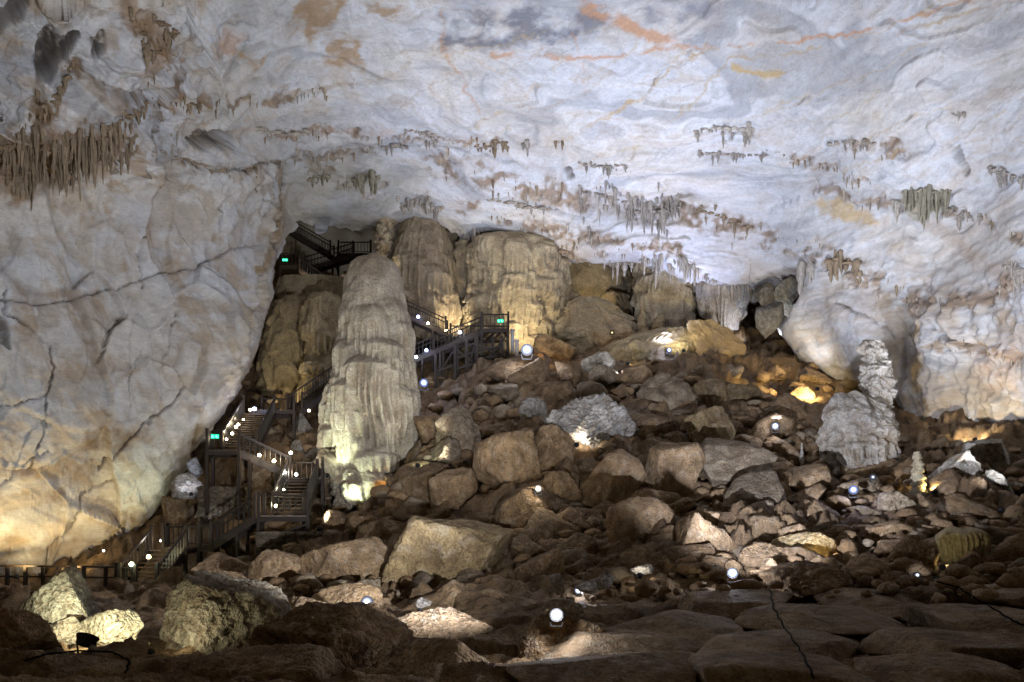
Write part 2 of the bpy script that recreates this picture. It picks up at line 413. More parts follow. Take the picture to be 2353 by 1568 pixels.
    holes = [([(1733, 655), (1790, 625), (1838, 612), (1850, 650), (1822, 705), (1790, 755), (1750, 750)], 2.2), ([(428, 322), (450, 302), (490, 296), (524, 294), (527, 332), (508, 338), (490, 330), (470, 338), (445, 336)], 1.5), ([(2183, 352), (2198, 340), (2206, 372), (2216, 398), (2206, 404), (2194, 385)], 1.6),
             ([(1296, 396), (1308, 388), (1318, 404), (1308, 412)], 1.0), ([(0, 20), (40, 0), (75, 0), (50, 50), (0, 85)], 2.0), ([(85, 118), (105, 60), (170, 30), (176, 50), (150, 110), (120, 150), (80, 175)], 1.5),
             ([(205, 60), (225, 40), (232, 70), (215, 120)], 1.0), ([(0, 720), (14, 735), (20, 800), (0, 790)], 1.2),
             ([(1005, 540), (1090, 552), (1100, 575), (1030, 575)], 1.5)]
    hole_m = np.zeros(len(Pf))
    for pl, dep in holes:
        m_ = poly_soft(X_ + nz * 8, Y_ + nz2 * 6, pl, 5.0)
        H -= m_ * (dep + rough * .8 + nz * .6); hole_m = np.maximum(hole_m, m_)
    # hanging shelves: proud rock over the stairs and flowing folds at the wall's edge
    H += 0.5 * (1 - sstep(0, 45, poly_dist(X_, Y_, [(600, 420), (640, 560), (610, 650), (575, 780), (520, 900)]))) * (0.6 + rough)
    fade = 1 - np.clip(edge_soft[1] * (1 - np.clip(edge_d.ravel() / edge_soft[0], 0, 1)), 0, 1) * inframe.ravel()
    P = (Pf + Nn.reshape(-1, 3) * (H * fade)[:, None]).reshape(nv, nu, 3)
    # colour of the rock, with shade painted into the hollows
    n_a = fbm(Pf * 0.16, 4, 111)[:, None]; n_b = fbm(Pf * 0.5, 4, 113, gain=0.6)[:, None]
    white = C3(0.60, 0.61, 0.625); cream = C3(0.59, 0.56, 0.51); grey = C3(0.40, 0.41, 0.43); tan = C3(0.40, 0.31, 0.215); brown = C3(0.24, 0.155, 0.085)
    c = white + (cream - white) * np.clip(0.25 + n_a * 1.1, 0, 1)
    c = c + (grey - c) * np.clip(0.08 + n_b * 0.6, 0, 0.5) * np.clip(0.4 + leftw + 0.3 * upleft, 0, 1)[:, None]
    c = c + (C3(.60, .56, .50) - c) * (.6 * leftw * np.clip(.6 + n_a[:, 0] * 1.5, 0, 1))[:, None]
    cav = sstep(0.05, 0.55, -(leftw * (slab * 0.6) + med * 0.9 + grain * 0.5 + rough * 0.3 + upleft * slab * .3))[:, None]
    stain = sstep(0.02, 0.45, fbm(rotq(Pf, 0.1, 0.50, 0.0) * np.array([0.7, 0.5, 0.06], np.float32), 5, 121, gain=0.6))[:, None]
    c = c + (tan - c) * np.clip(cav * (.22 + .25 * (leftw + upleft + rightw)[:, None]) + stain * (0.06 + (.42 * leftw + .55 * upleft + 0.42 * rightw)[:, None]), 0, 0.85)
    jm = (joint * jn * (leftw + upleft + 0.6 * rightw))[:, None]
    c = c + (brown - c) * np.clip(jm * 0.38, 0, 1)
    c = c + (tan * 0.85 - c) * np.clip(ledge_edge * rest * 0.35, 0, 1)[:, None] * np.clip(0.6 + n_b * 2, 0, 1)
    bcol = C3(0.30, 0.22, 0.15) * (1 - 0.0) + (brown * 1.1 - C3(0.30, 0.22, 0.15)) * upleft[:, None]
    c = c + (bcol - c) * np.clip(band * sstep(0.05, 0.5, wv1 + rough * 0.35), 0, 0.9)[:, None]
    c = c * (1 + .26 * lin[:, None])
    c = c + (tan - c) * (sstep(.22, .6, lin) * .40)[:, None]
    c = c + (grey * .8 - c) * (sstep(.25, .6, -bandn) * .45 * (1 - leftw))[:, None]
    # veins, patches
    rust = C3(0.52, 0.27, 0.13); ochre = C3(0.55, 0.38, 0.15); slate = C3(0.17, 0.175, 0.20); bronze = C3(0.36, 0.23, 0.11)
    patches = [([(-20, 335), (60, 315), (130, 292), (230, 268), (300, 280), (292, 335), (250, 350), (200, 385), (150, 405), (110, 440), (40, 475), (-20, 470)], brown * 1.15, 12, .85),
           ([(1335, 432), (1400, 440), (1480, 470), (1565, 478), (1560, 510), (1480, 520), (1400, 500), (1345, 480)], C3(.34, .30, .26), 12, .8), ([(2065, 440), (2175, 440), (2170, 490), (2110, 510), (2070, 480)], C3(.34, .31, .22), 8, .8),
           ([(280, 10), (330, 0), (400, 60), (380, 120), (330, 190), (290, 120)], brown * 1.2, 14, .7), ([(2120, 860), (2353, 820), (2353, 1100), (2200, 1010)], C3(.46, .37, .25), 30, .5), ([(1000, 20), (1120, 8), (1340, 5), (1500, -10), (1800, -30), (2353, -40), (2353, -400), (1000, -400)], slate * 1.7, 26, .75),
               ([(1003, 25), (1160, 12), (1330, 5), (1390, 25), (1430, 55), (1330, 75), (1250, 92), (1120, 100), (1018, 108)], slate, 14, .9),
               ([(1480, 0), (1720, 0), (1680, 35), (1560, 55), (1500, 50)], slate * 1.4, 14, .8),
               ([(655, 85), (690, 0), (800, -10), (780, 40), (745, 80), (720, 110), (700, 70), (665, 95)], bronze, 8, .85),
               ([(735, 150), (750, 90), (790, 78), (835, 95), (840, 180), (822, 172), (790, 170)], bronze * 1.1, 8, .8),
               ([(540, 100), (575, 130), (625, 128), (580, 162), (555, 130)], C3(.45, .29, .13), 6, .8), ([(485, 88), (520, 66), (560, 70), (545, 105)], C3(.48, .30, .2), 8, .6),
               ([(830, -5), (935, -5), (905, 22), (850, 15)], bronze, 6, .8), ([(1848, 462), (1930, 460), (1990, 482), (2025, 518), (1960, 512), (1880, 492)], ochre, 6, .7),
               ([(2120, 520), (2150, 500), (2200, 550), (2290, 610), (2353, 640), (2353, 655), (2260, 630), (2160, 560)], C3(.42, .33, .26), 6, .6),
               ([(95, 260), (135, 205), (150, 215), (140, 290), (100, 300)], C3(.42, .28, .2), 6, .5), ([(2040, 560), (2090, 540), (2130, 590), (2080, 640), (2040, 620)], tan, 12, .4),
               ([(1960, 655), (2060, 690), (2130, 760), (2120, 860), (2040, 800), (1990, 730)], C3(.40, .33, .25), 24, .6), ([(2240, 800), (2340, 790), (2353, 930), (2260, 900)], C3(.50, .33, .22), 26, .45),
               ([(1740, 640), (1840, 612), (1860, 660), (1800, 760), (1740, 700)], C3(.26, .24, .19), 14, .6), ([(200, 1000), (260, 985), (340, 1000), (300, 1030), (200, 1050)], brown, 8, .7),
               ([(600, 520), (660, 380), (655, 470), (630, 600), (600, 640)], C3(.34, .24, .12), 12, .6), ([(640, 370), (880, 345), (1000, 400), (980, 500), (720, 520), (660, 480)], C3(.42, .42, .36), 30, .5),
               ([(540, 700), (630, 620), (640, 720), (600, 850), (560, 900), (500, 960)], C3(.46, .37, .22), 22, .55)]
    for pl, cc, soft, amt in patches:
        m_ = poly_soft(X_ + nz * 20, Y_ + nz2 * 10, pl, soft) * amt * np.clip(0.75 + nz * 1.0 + grain * .6, 0, 1)
        c = c + (cc - c) * m_[:, None]
    veins = [([(1340, 0), (1400, 30), (1450, 55), (1480, 80), (1540, 95)], 15, rust, .8), ([(1130, 112), (1280, 116), (1400, 120), (1540, 112), (1640, 108), (1720, 96), (1800, 85), (1900, 72), (2000, 62), (2130, 32), (2300, 0)], 5, rust, .7),
             ([(1690, 150), (1740, 160), (1800, 164)], 7, ochre * .9, .8), ([(1010, 0), (1020, 100), (1060, 180), (1105, 262)], 4, rust, .5), ([(1080, 300), (1190, 240), (1260, 160), (1300, 120)], 3, ochre, .35),
             ([(1380, 268), (1480, 218), (1560, 150), (1640, 115)], 3.5, ochre * .8, .55), ([(1560, 268), (1620, 212), (1680, 128), (1800, 118), (1900, 100)], 3.5, ochre * .8, .5), ([(1700, 100), (1740, 150), (1800, 130)], 2.5, tan, .4),
             ([(1340, 200), (1342, 120), (1320, 60)], 2.5, rust, .4), ([(2000, 90), (2120, 60), (2353, 10)], 4, tan, .5), ([(560, 170), (700, 215), (860, 190), (960, 130)], 5, tan, .5), ([(870, 250), (960, 240), (1100, 250)], 3, tan, .35),
             ([(640, 380), (650, 450), (625, 560), (600, 620)], 10, C3(.36, .24, .11), .7), ([(2130, 700), (2140, 800), (2120, 900)], 9, C3(.50, .36, .18), .5), ([(520, 290), (700, 300), (900, 305), (1100, 330)], 6, C3(.5, .33, .24), .4),
             ([(1420, 190), (1600, 185), (1760, 190)], 2.5, tan, .3), ([(1900, 200), (2100, 215), (2353, 205)], 2.5, grey * .7, .3)]
    for ln, wd, cc, amt in veins:
        dd = poly_dist(X_ + nz * 16, Y_ + nz2 * 8, ln, wd * 2)
        m_ = (1 - sstep(wd * 0.4, wd * 1.5, dd)) * amt * np.clip(0.85 + nz * 1.4, 0.1, 1)
        c = c + (cc - c) * m_[:, None]
    for k in range(60):      # faint sloping flow veins on the ceiling
        x0, y0 = random.uniform(900, 2353), random.uniform(20, 420)
        ln = [(x0, y0)]
        for j in range(4):
            x0 += random.uniform(20, 60); y0 += random.uniform(-30, -4); ln.append((x0, y0))
        dd = poly_dist(X_ + nz * 14, Y_ + nz2 * 8, ln, 5)
        c = c + (random.choice([tan, grey * .75, ochre * .9]) - c) * ((1 - sstep(0.6, 3.0, dd)) * 0.4)[:, None]
    c = c + (C3(0.07, 0.05, 0.035) - c) * np.clip(crack_m * (.45 + nz * .9), 0, .8)[:, None]
    c = c + (C3(0.20, 0.16, 0.115) - c) * np.clip(hole_m * (.55 + nz * .8), 0, .85)[:, None]  # hollows darkened in the colour, standing in for their shade
    # low on the left wall the rock turns browner
    low_brown = (sstep(1180, 1330, Y_ + nz * 60) * (1 - sstep(500, 700, X_)))[:, None]
    c = c + (C3(.36, .27, .16) - c) * low_brown * .5
    return P, c.reshape(nv, nu, 3)
def shell_object(nm, lab, P, col):
    nv, nu = P.shape[:2]
    f = grid_faces(nu, nv); V = P.reshape(-1, 3)
    fn = np.cross(V[f[:, 2]] - V[f[:, 0]], V[f[:, 3]] - V[f[:, 1]])
    if (fn * -V[f[:, 0]]).sum(1).mean() < 0: f = f[:, ::-1]
    return tag(link(nm, mesh_np(nm, V, f, M_SHELL, col.reshape(-1, 3))), lab, kind='structure')
BACKC = C3(.30, .26, .20)
# ceiling with the right wall: columns of the net run down to the lip
us = np.concatenate([np.linspace(-1500, -20, 34), np.linspace(-17, 2370, 740), np.linspace(2373, 3850, 34)])
lip = np.interp(us, [a / N for a, b in lip_ctl], [b / N for a, b in lip_ctl])
lip = lip + fbm(np.stack([us / 55, us * 0, us * 0], -1), 4, 3, gain=0.6) * 13 * sstep(560, 640, us)
NT, NI, NB = 26, 280, 10
VY = np.array([np.full(us.shape, -1300 + (1300 - 12) * (k / NT)) for k in range(NT)] + [-12 + (lip + 12) * (k / (NI - 1)) for k in range(NI)])
UX = np.broadcast_to(us, VY.shape).copy()
infr = sstep(600, 660, UX) * (1 - sstep(2080, 2200, UX))
Pc, Cc = shell_surface(UX, VY, [(a / N, b / N) for a, b in lip_ctl], infr)
nu = len(us); back = []
for k in range(1, NB + 1):           # behind the lip the rock turns back into the mountain
    t = k / NB; e = Pc[-1]; w = infr[-1][:, None]
    d = np.stack([e[:, 0] / e[:, 1] * 0.6, np.ones(nu), e[:, 2] / e[:, 1] * 0.55 + 0.9 * np.sin(t * 2.2)], -1)
    nb = noise(np.stack([us / 40, np.full(nu, t * 3), us * 0], -1), 7)[:, None] * 0.5
    back.append(e + w * d * (14 * t**1.3 + nb * t) + (1 - w) * np.array([0, .6 * t, 0]))
PB = np.concatenate([Pc, np.array(back)], 0)
CB = np.concatenate([Cc, np.broadcast_to(BACKC, (NB, nu, 3))], 0)
UXB = np.concatenate([UX, np.broadcast_to(us, (NB, nu))], 0)
ksplit = int(np.searchsorted(us, 1850))
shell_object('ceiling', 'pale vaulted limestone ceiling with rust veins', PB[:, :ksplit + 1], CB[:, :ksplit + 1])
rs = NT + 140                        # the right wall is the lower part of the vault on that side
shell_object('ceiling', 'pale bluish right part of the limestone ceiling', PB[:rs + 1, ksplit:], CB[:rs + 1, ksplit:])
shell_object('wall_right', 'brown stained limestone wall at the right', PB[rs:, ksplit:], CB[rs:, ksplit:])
# left wall: rows of the net run out to its right hand edge
vs_ = np.concatenate([np.linspace(374, 1420, 330), np.linspace(1425, 1600, 16)])
ed = np.interp(vs_, [a / N for a, b in edge_ctl], [b / N for a, b in edge_ctl]) + fbm(np.stack([vs_ / 45, vs_ * 0, vs_ * 0 + 5], -1), 4, 5, gain=.6) * 11
NL, NW = 24, 270
LX = np.array([-1500 + (1480) * (k / NL) + 0 * ed for k in range(NL)] + [-17 + (ed + 17) * (k / (NW - 1)) for k in range(NW)]).T
LY = np.broadcast_to(vs_[:, None], LX.shape).copy()
infl = (1 - sstep(1330, 1420, LY))
Pl, Cl = shell_surface(LX, LY, [(b / N, a / N) for a, b in edge_ctl], infl, (46, .9))
back = []
for k in range(1, NB + 1):
    t = k / NB; e = Pl[:, -1]
    d = np.stack([e[:, 0] / e[:, 1] * .9 - 0.9 * np.sin(t * 2.2), np.ones(len(vs_)), e[:, 2] / e[:, 1] * .9], -1)
    nb = noise(np.stack([vs_ / 40, np.full(len(vs_), t * 3), vs_ * 0], -1), 9)[:, None] * .5
    back.append(e + d * (14 * t**1.3 + nb * t))
PL = np.concatenate([Pl, np.array(back).transpose(1, 0, 2)], 1)
CL = np.concatenate([Cl, np.broadcast_to(BACKC, (len(vs_), NB, 3))], 1)
shell_object('wall_left', 'grey white limestone wall left of the stairs', PL, CL)
NRMC = -grid_normals(Pc); NRML = -grid_normals(Pl)
if NRMC[150, 400, 1] > 0: NRMC = -NRMC
if NRML[150, 100, 1] > 0: NRML = -NRML
def shell_at(x, y):
    """rock surface at a picture position: point and outward normal"""
    if x < 640 and y > 376:
        iv = int(np.argmin(np.abs(vs_ - y))); iu = int(np.argmin(np.abs(LX[iv] - x)))
        return Vector(Pl[iv, iu]), Vector(NRML[iv, iu])
    iu = int(np.clip(np.searchsorted(us, x), 0, nu - 1))
    iv = int(np.argmin(np.abs(VY[:, iu] - y)))
    return Vector(Pc[iv, iu]), Vector(NRMC[iv, iu])

# the dim chamber wall far behind the flowstones
bu = np.linspace(470, 2000, 150); bv = np.linspace(440, 1080, 70)
BU, BV = np.meshgrid(bu, bv)
bY = np.interp(BU, [470, 560, 800, 1250, 1600, 1800, 2000], [64, 76, 84, 80, 78, 74, 66])
bp_ = np.stack([(BU - CX) / FOC * bY, bY, (HY - BV) / FOC * bY], -1).reshape(-1, 3)
bh = fbm(bp_ * 0.22, 5, 131, gain=.55) * 2.4 + ridged(bp_ * np.array([.5, .5, .12]), 2, 133) * .5
bp_[:, 1] += bh
bc = C3(.26, .21, .14) + (C3(.38, .32, .22) - C3(.26, .21, .14)) * np.clip(.5 + fbm(bp_ * .3, 3, 135), 0, 1)[:, None]
tag(link('wall_back', mesh_np('wall_back', bp_, grid_faces(150, 70), M_SHELL, bc)), 'dim brown rock wall behind the flowstone columns', kind='structure')
# ------------------------------------------------------------------ the ground: floor in front, boulder slope behind
g_ctl = [(0, 1640, 10), (600, 1640, 10), (1250, 1660, 9), (1900, 1660, 9), (2500, 1660, 9), (205, 1590, 14), (60, 1510, 20), (500, 1530, 18), (1000, 1510, 20), (1355, 1545, 15), (1776, 1445, 20), (2100, 1428, 20), (2500, 1430, 19),
         (150, 1475, 32), (262, 1446, 41.5), (0, 1438, 41.5), (0, 1440, 46), (400, 1450, 39), (620, 1425, 30), (900, 1435, 27), (1200, 1405, 28), (1500, 1395, 27), (1800, 1360, 27), (2100, 1345, 26), (2500, 1320, 26),
         (520, 1365, 42), (690, 1345, 38), (880, 1248, 46), (1060, 1268, 38), (1290, 1230, 36), (1500, 1230, 36), (1700, 1230, 35), (2000, 1230, 33), (2300, 1190, 33), (2500, 1160, 34),
         (750, 1212, 46), (690, 1070, 53), (540, 1210, 45), (600, 1010, 58), (1000, 1130, 44), (1290, 1080, 43), (1100, 950, 53), (1285, 915, 52), (1500, 1000, 46), (1750, 1000, 46), (2050, 1175, 38),
         (2160, 1012, 47), (2400, 1070, 41), (1870, 850, 58), (1960, 915, 54), (1700, 862, 58), (1500, 862, 58), (1650, 775, 66), (1800, 745, 70), (1300, 840, 66), (1000, 850, 67), (750, 790, 70), (700, 692, 71), (860, 690, 77), (1300, 730, 78), (1650, 720, 76)]
g_pts, g_z = [], []
for x, y, Y in g_ctl:
    p = at(x / N, y / N, Y); g_pts.append((p.x / 10, p.y / 10)); g_z.append(p.z)
for x, y, z in ((-45, 10, -3), (-45, 45, -4), (45, 10, -2), (48, 42, 6), (0, 2, -1.9), (-20, 2, -2.4), (20, 2, -1.9), (-20, -12, -2.4), (20, -12, -2), (-40, 80, 10), (45, 75, 12), (0, 90, 26)):
    g_pts.append((x / 10, y / 10)); g_z.append(z)
g_rbf = RBF(g_pts, g_z, c=0.25)
_hx = np.linspace(-60, 60, 241); _hy = np.linspace(2, 92, 226)
_HX, _HY = np.meshgrid(_hx, _hy)
_HZ = g_rbf(np.stack([_HX.ravel() / 10, _HY.ravel() / 10], -1)).reshape(_HX.shape)
def g_look(x, y):
    """smooth ground height by lookup"""
    fx = np.clip((np.asarray(x, float) + 60) / 0.5, 0, 239.999); fy = np.clip((np.asarray(y, float) - 2) / 0.4, 0, 224.999)
    i, j = fx.astype(int), fy.astype(int); u, v = fx - i, fy - j
    return (_HZ[j, i] * (1 - u) + _HZ[j, i + 1] * u) * (1 - v) + (_HZ[j + 1, i] * (1 - u) + _HZ[j + 1, i + 1] * u) * v
def ground_z(x, y):
    return float(g_look(x, y))
_Ys = np.linspace(6, 85, 500)
def ground_hit(x, y):
    """where the sight line through a picture position meets the ground"""
    k = np.nonzero((HY - y) / FOC * _Ys < g_look((x - CX) / FOC * _Ys, _Ys))[0]
    return at(x, y, float(_Ys[k[0]]) if len(k) else 85.0)
gy = np.concatenate([np.linspace(-12, 5.5, 20), 5.6 * (84 / 5.6)**np.linspace(0, 1, 350)])
ga = np.concatenate([np.linspace(-3.2, -0.72, 30), np.linspace(-0.715, 0.715, 430), np.linspace(0.72, 3.2, 30)])
GA, GY = np.meshgrid(ga, gy)
GX = GA * np.maximum(GY, 6.0)
gz = g_rbf(np.stack([GX.ravel() / 10, GY.ravel() / 10], -1))
gp = np.stack([GX.ravel(), GY.ravel(), gz], -1).astype(np.float32)
gx_, gy_ = gp[:, 0], gp[:, 1]
right_slab = sstep(2.0, 5.0, gx_ + fbm(gp * .3, 2, 3) * 2) * (1 - sstep(19.5, 21.5, gy_ + fbm(gp * .3, 2, 4) * 3))
wq = gp * np.array([0.20, 0.30, 0.0], np.float32) + 0.35 * np.stack([noise(gp * .5, 1), noise(gp * .5, 2), gx_ * 0], -1)
w1, w2, wc, wt = worley(wq, 12)
wq2 = gp * np.array([0.85, 1.1, 0.0], np.float32) + 0.3 * np.stack([noise(gp * 1.1, 1), noise(gp * 1.1, 2), gx_ * 0], -1)
x1, x2, xc, xt = worley(wq2, 13)
gap1 = 1 - sstep(0.02, 0.10, w2 - w1); gap2 = 1 - sstep(0.02, 0.14, x2 - x1)
front = 1 - sstep(20, 26, gy_)
wt = np.clip(wt, -.25, .25); xt = np.clip(xt, -.25, .25)
gh = right_slab * ((wc - .5) * .22 + wt * .8 - gap1 * .28 - gap2 * .06 * (xc > .45)) \
    + (1 - right_slab) * ((wc - .5) * (.5 - .38 * front) + wt * (1.2 - .8 * front) + ((xc - .5) * .45 + xt * .8 - gap2 * .22) * (1 - .85 * front))
lowf = fbm(gp * .16, 3, 15) * .8
gh = gh + lowf * (1 - .8 * right_slab) * (1 - .8 * front) + fbm(gp * .9, 5, 17, gain=.58) * (.26 - .10 * front) + ridged(gp * 1.6, 3, 19) * .05
gh = gh - .12 * front
slope_m = sstep(24, 32, gy_)
gh = gh * np.where(gy_ < 5.6, .4, 1)
gp[:, 2] += gh
gn = fbm(gp * .35, 4, 23)[:, None]; gn2 = fbm(gp * 1.4, 4, 25, gain=.6)[:, None]
mud = C3(.37, .245, .13); mud2 = C3(.25, .16, .085); pale = C3(.42, .36, .28)
gc = mud + (mud2 - mud) * np.clip(.5 + gn * 1.4, 0, 1)
gc = gc + (pale - gc) * sstep(.28, .55, gn2 + gn * .4) * .5
gc = gc + (C3(.10, .066, .04) - gc) * np.clip(gap1 * right_slab * .8 + gap2 * .5, 0, 1)[:, None]
tag(link('ground', mesh_np('ground', gp, grid_faces(len(ga), len(gy)), M_GROUND, gc)), 'brown rocky cave floor rising to a boulder slope', kind='structure')

# ------------------------------------------------------------------ boulders
_ico = {}
def ico(sub):
    if sub not in _ico:
        bm = bmesh.new(); bmesh.ops.create_icosphere(bm, subdivisions=sub, radius=1.0)
        _ico[sub] = (np.array([v.co[:] for v in bm.verts], np.float32), np.array([[v.index for v in f.verts] for f in bm.faces], np.int32))
        bm.free()
    return _ico[sub]
TAN = (.41, .275, .15); DARK = (.31, .20, .105); GREY = (.39, .305, .205); PALE = (.54, .51, .46); OCH = (.36, .26, .13); WARM = (.50, .46, .38)
def rock_np(seed, sub, dims, colr, planes=11, k=60.0, rough=1.0, layered=0.0, tilt=0.0, flutes=0.0, spread=(.44, .86), pl=None):
    r_ = np.random.default_rng(seed)
    D, F = ico(sub)
    n = r_.normal(size=(planes, 3)); n /= np.linalg.norm(n, axis=1, keepdims=True)
    h = r_.uniform(*spread, planes)
    cap = 1.22
    if pl:
        n = np.array([q[:3] for q in pl], float); n /= np.linalg.norm(n, axis=1, keepdims=True); h = np.array([q[3] for q in pl], float) / 60.0; cap = 2.6
    dn = np.maximum(D @ n.T, 0.04)
    rr = np.concatenate([h / dn, np.full((len(D), 1), cap)], 1)
    r = -np.log(np.exp(-k * rr).sum(1)) / k
    p = D * r[:, None]
    lo, hi = p.min(0), p.max(0)
    p = (p - (lo + hi) / 2) / ((hi - lo) / 2)
    if tilt:
        a = tilt; R = np.array([[math.cos(a), 0, -math.sin(a)], [0, 1, 0], [math.sin(a), 0, math.cos(a)]])
        p = p @ R.T
    dims = np.array(dims, float)
    w = (p * dims).astype(np.float32)
    s_ = float(np.mean(dims)); off = r_.uniform(-50, 50, 3).astype(np.float32)
    f1 = fbm(w / s_ * 1.6 + off, 3, seed % 97)
    f2 = fbm(w / s_ * 4.5 + off, 4, seed % 89 + 5, gain=.6)
    rd = ridged(w / s_ * 3.0 + off, 3, seed % 83 + 9)
    f3 = fbm(w / s_ * 13.0 + off, 2, seed % 79 + 3, gain=.7)
    lay = 0
    if layered:
        sl = w[:, 2] * (7 / s_) + f1 * 2.5 + w[:, 0] / s_
        lay = ((sl - np.floor(sl)) - .5) * layered * s_ * .10
    fl = 0
    if flutes:
        fl = ridged(np.stack([w[:, 0] * 7 / s_, w[:, 1] * 7 / s_, w[:, 2] * .8 / s_], -1) + off, 2, 3) * flutes * s_ * .06
    hgt = s_ * rough * (f1 * .045 + f2 * .042 + f3 * .016 - np.clip(rd - 1.1, 0, 1) * .06) + lay + fl
    dirn = p / np.linalg.norm(p, axis=1, keepdims=True)
    w = w + dirn * np.asarray(hgt)[:, None]
    cc = np.array(colr) * (1 + f1[:, None] * .45 + f2[:, None] * .35)
    cc = cc + (np.array(DARK) * .7 - cc) * (sstep(.95, 1.35, rd) * .45)[:, None]
    cc = cc + (np.array([.45, .41, .34]) - cc) * (sstep(.18, .42, f2) * .3)[:, None]
    return w, F, cc
boulder_spots = []
def boulder(box, label, seed, colr=TAN, depth=1.0, name='boulder', cat='boulder', sub=6, sink=0.14, Y=None, mat=None, loc_y=None, group=None, **kw):
    """a boulder that fills the picture box (x0, y0, x1, y1), standing where the ground carries it"""
    x0, y0, x1, y1 = box
    cx, h = (x0 + x1) / 2, y1 - y0
    if Y is None:
        g = ground_hit(cx, y1 - h * 0.06)
        Y = g.y
    rx = (x1 - x0) / 2 / FOC * Y
    ry = rx * depth
    Yc = Y + ry * 0.55
    rx = (x1 - x0) / 2 / FOC * Yc; rz = h * (1 + sink) / 2 / FOC * Yc
    ctr = at(cx, (y0 + y1 + h * sink) / 2, Yc)
    if sub == 6 and x1 - x0 < 205: sub = 5
    w, F, cc = rock_np(seed, sub, (rx, ry, rz), colr, **kw)
    o = link(name, mesh_np(name, w, F, mat or M_BOULDER, cc, smooth=False), ctr)
    tag(o, label, cat, group)
    boulder_spots.append((ctr.x, ctr.y, max(rx, ry)))
    return o
B = boulder
B((1000, 930, 1112, 1050), 'rounded grey brown boulder just right of the tall stalagmite column', 101, GREY)
B((965, 1003, 1062, 1090), 'boulder beside the column base, its left end lit white', 102, GREY)
B((1088, 985, 1250, 1138), 'big brown boulder with a brightly lit patch above a small white lamp', 103, TAN, spread=(.55, .95))
B((1212, 975, 1325, 1092), 'brown boulder behind the big boulder with the lit patch', 104, TAN)
B((988, 1075, 1097, 1197), 'upright brown boulder left of the big lit boulder', 105, TAN)
B((905, 1055, 1045, 1170), 'dark boulder with an orange lit edge right of the column base', 106, DARK)
B((1137, 1118, 1280, 1235), 'boulder with the small white lamp sitting on its top', 107, DARK)
B((1250, 912, 1480, 1055), 'large whitish boulder with rippled layered skin', 108, PALE, layered=1.0, depth=.8)
B((1192, 915, 1262, 975), 'small whitish fluted boulder left of the rippled white boulder', 109, PALE, flutes=1.2)
B((1480, 1012, 1617, 1155), 'round smooth brown boulder in the middle of the slope', 110, TAN, rough=.7, spread=(.75, 1.0))
B((1568, 930, 1682, 1048), 'pitted brown block resting on top of the round boulder', 111, OCH, rough=1.5)
B((1600, 1000, 1775, 1150), 'large pale streaked boulder right of the round brown boulder', 112, GREY)
B((1305, 1032, 1478, 1175), 'broad brown boulder below the rippled white boulder', 113, TAN)
B((1238, 1082, 1338, 1170), 'blocky brown boulder right of the small white lamp', 114, TAN, spread=(.55, .85))
B((1385, 1138, 1562, 1280), 'long brown slab boulder with a dark grey streak', 115, TAN, spread=(.5, .95), tilt=.45)
B((1505, 1143, 1588, 1205), 'rounded tan boulder above the long slab boulder', 116, TAN)
B((885, 1188, 1178, 1345), 'the largest brown boulder, low and broad, below the column', 117, OCH, rough=.8, depth=.8)
B((688, 1222, 892, 1350), 'brown boulder with a slanting shadowed underside left of the largest boulder', 118, TAN, spread=(.5, .95), tilt=-.3)
B((1362, 1198, 1492, 1276), 'tilted tan boulder with a sharp crest below the long slab', 119, TAN, spread=(.5, .9), tilt=-.25)
B((1168, 1228, 1275, 1305), 'dark brown boulder right of the largest boulder', 120, DARK)
B((1588, 1160, 1705, 1250), 'angular brown boulder with a flat slanting face, mid slope', 121, TAN, spread=(.5, .85), tilt=.3)
B((1775, 1222, 1928, 1293), 'flat ochre boulder with a broken right end', 122, (.46, .33, .15), spread=(.55, 1.0), layered=.3)
B((1463, 855, 1592, 948), 'grey fluted boulder high on the slope', 123, GREY, flutes=1.2)
B((450, 1268, 582, 1335), 'boulder striped with yellow light through the stair railing', 124, TAN)
B((455, 1152, 536, 1206), 'pale boulder behind the lower stair flight', 125, WARM)
B((512, 1233, 577, 1290), 'squarish boulder under the lower stair flight', 126, GREY)
B((574, 1262, 692, 1360), 'angular brown boulder below the stone block wall', 127, TAN, spread=(.5, .85))
B((480, 1308, 584, 1380), 'smooth brown boulder below the striped boulder', 128, TAN)
B((1335, 812, 1412, 866), 'pale cut block high on the slope with a lit face', 129, (.55, .50, .40), spread=(.6, .8), planes=8)
B((1265, 1165, 1390, 1225), 'brown boulder in the gap between lamp boulder and long slab', 130, DARK, tilt=.2)
B((1180, 1258, 1300, 1352), 'dark lumpy boulder right of the largest boulder, near the floor', 131, DARK)
B((1268, 1225, 1372, 1300), 'wedge shaped brown boulder under the tilted crest boulder', 132, TAN)
B((1420, 1250, 1560, 1345), 'shadowed brown boulder above the bright floor patch', 133, DARK)
B((1535, 1190, 1610, 1262), 'small brown boulder right end of the long slab', 134, TAN)
B((1700, 1150, 1790, 1215), 'grey brown boulder left of the flat ochre boulder', 135, GREY)
B((1690, 1245, 1800, 1310), 'dark wide boulder below left of the ochre boulder', 136, DARK)
B((1770, 1290, 1945, 1370), 'smooth brown slope boulder under the ochre boulder', 137, DARK, tilt=.3, spread=(.5, .95))
B((1925, 1282, 2060, 1340), 'triangular boulder with a bluish white lit face', 138, TAN, spread=(.5, .85))
B((2050, 1232, 2165, 1325), 'dark fluted flowstone hump left of the fluted stump', 139, DARK, flutes=1.5)
B((2200, 1012, 2335, 1085), 'yellow lit layered boulder at the foot of the right wall', 140, WARM, layered=.5, sub=6)
B((2262, 1078, 2335, 1145), 'single angular pale boulder at the far right', 141, WARM, spread=(.5, .8), planes=9)
B((2130, 1040, 2230, 1130), 'yellow lit boulder behind the thin stalagmite', 142, WARM)
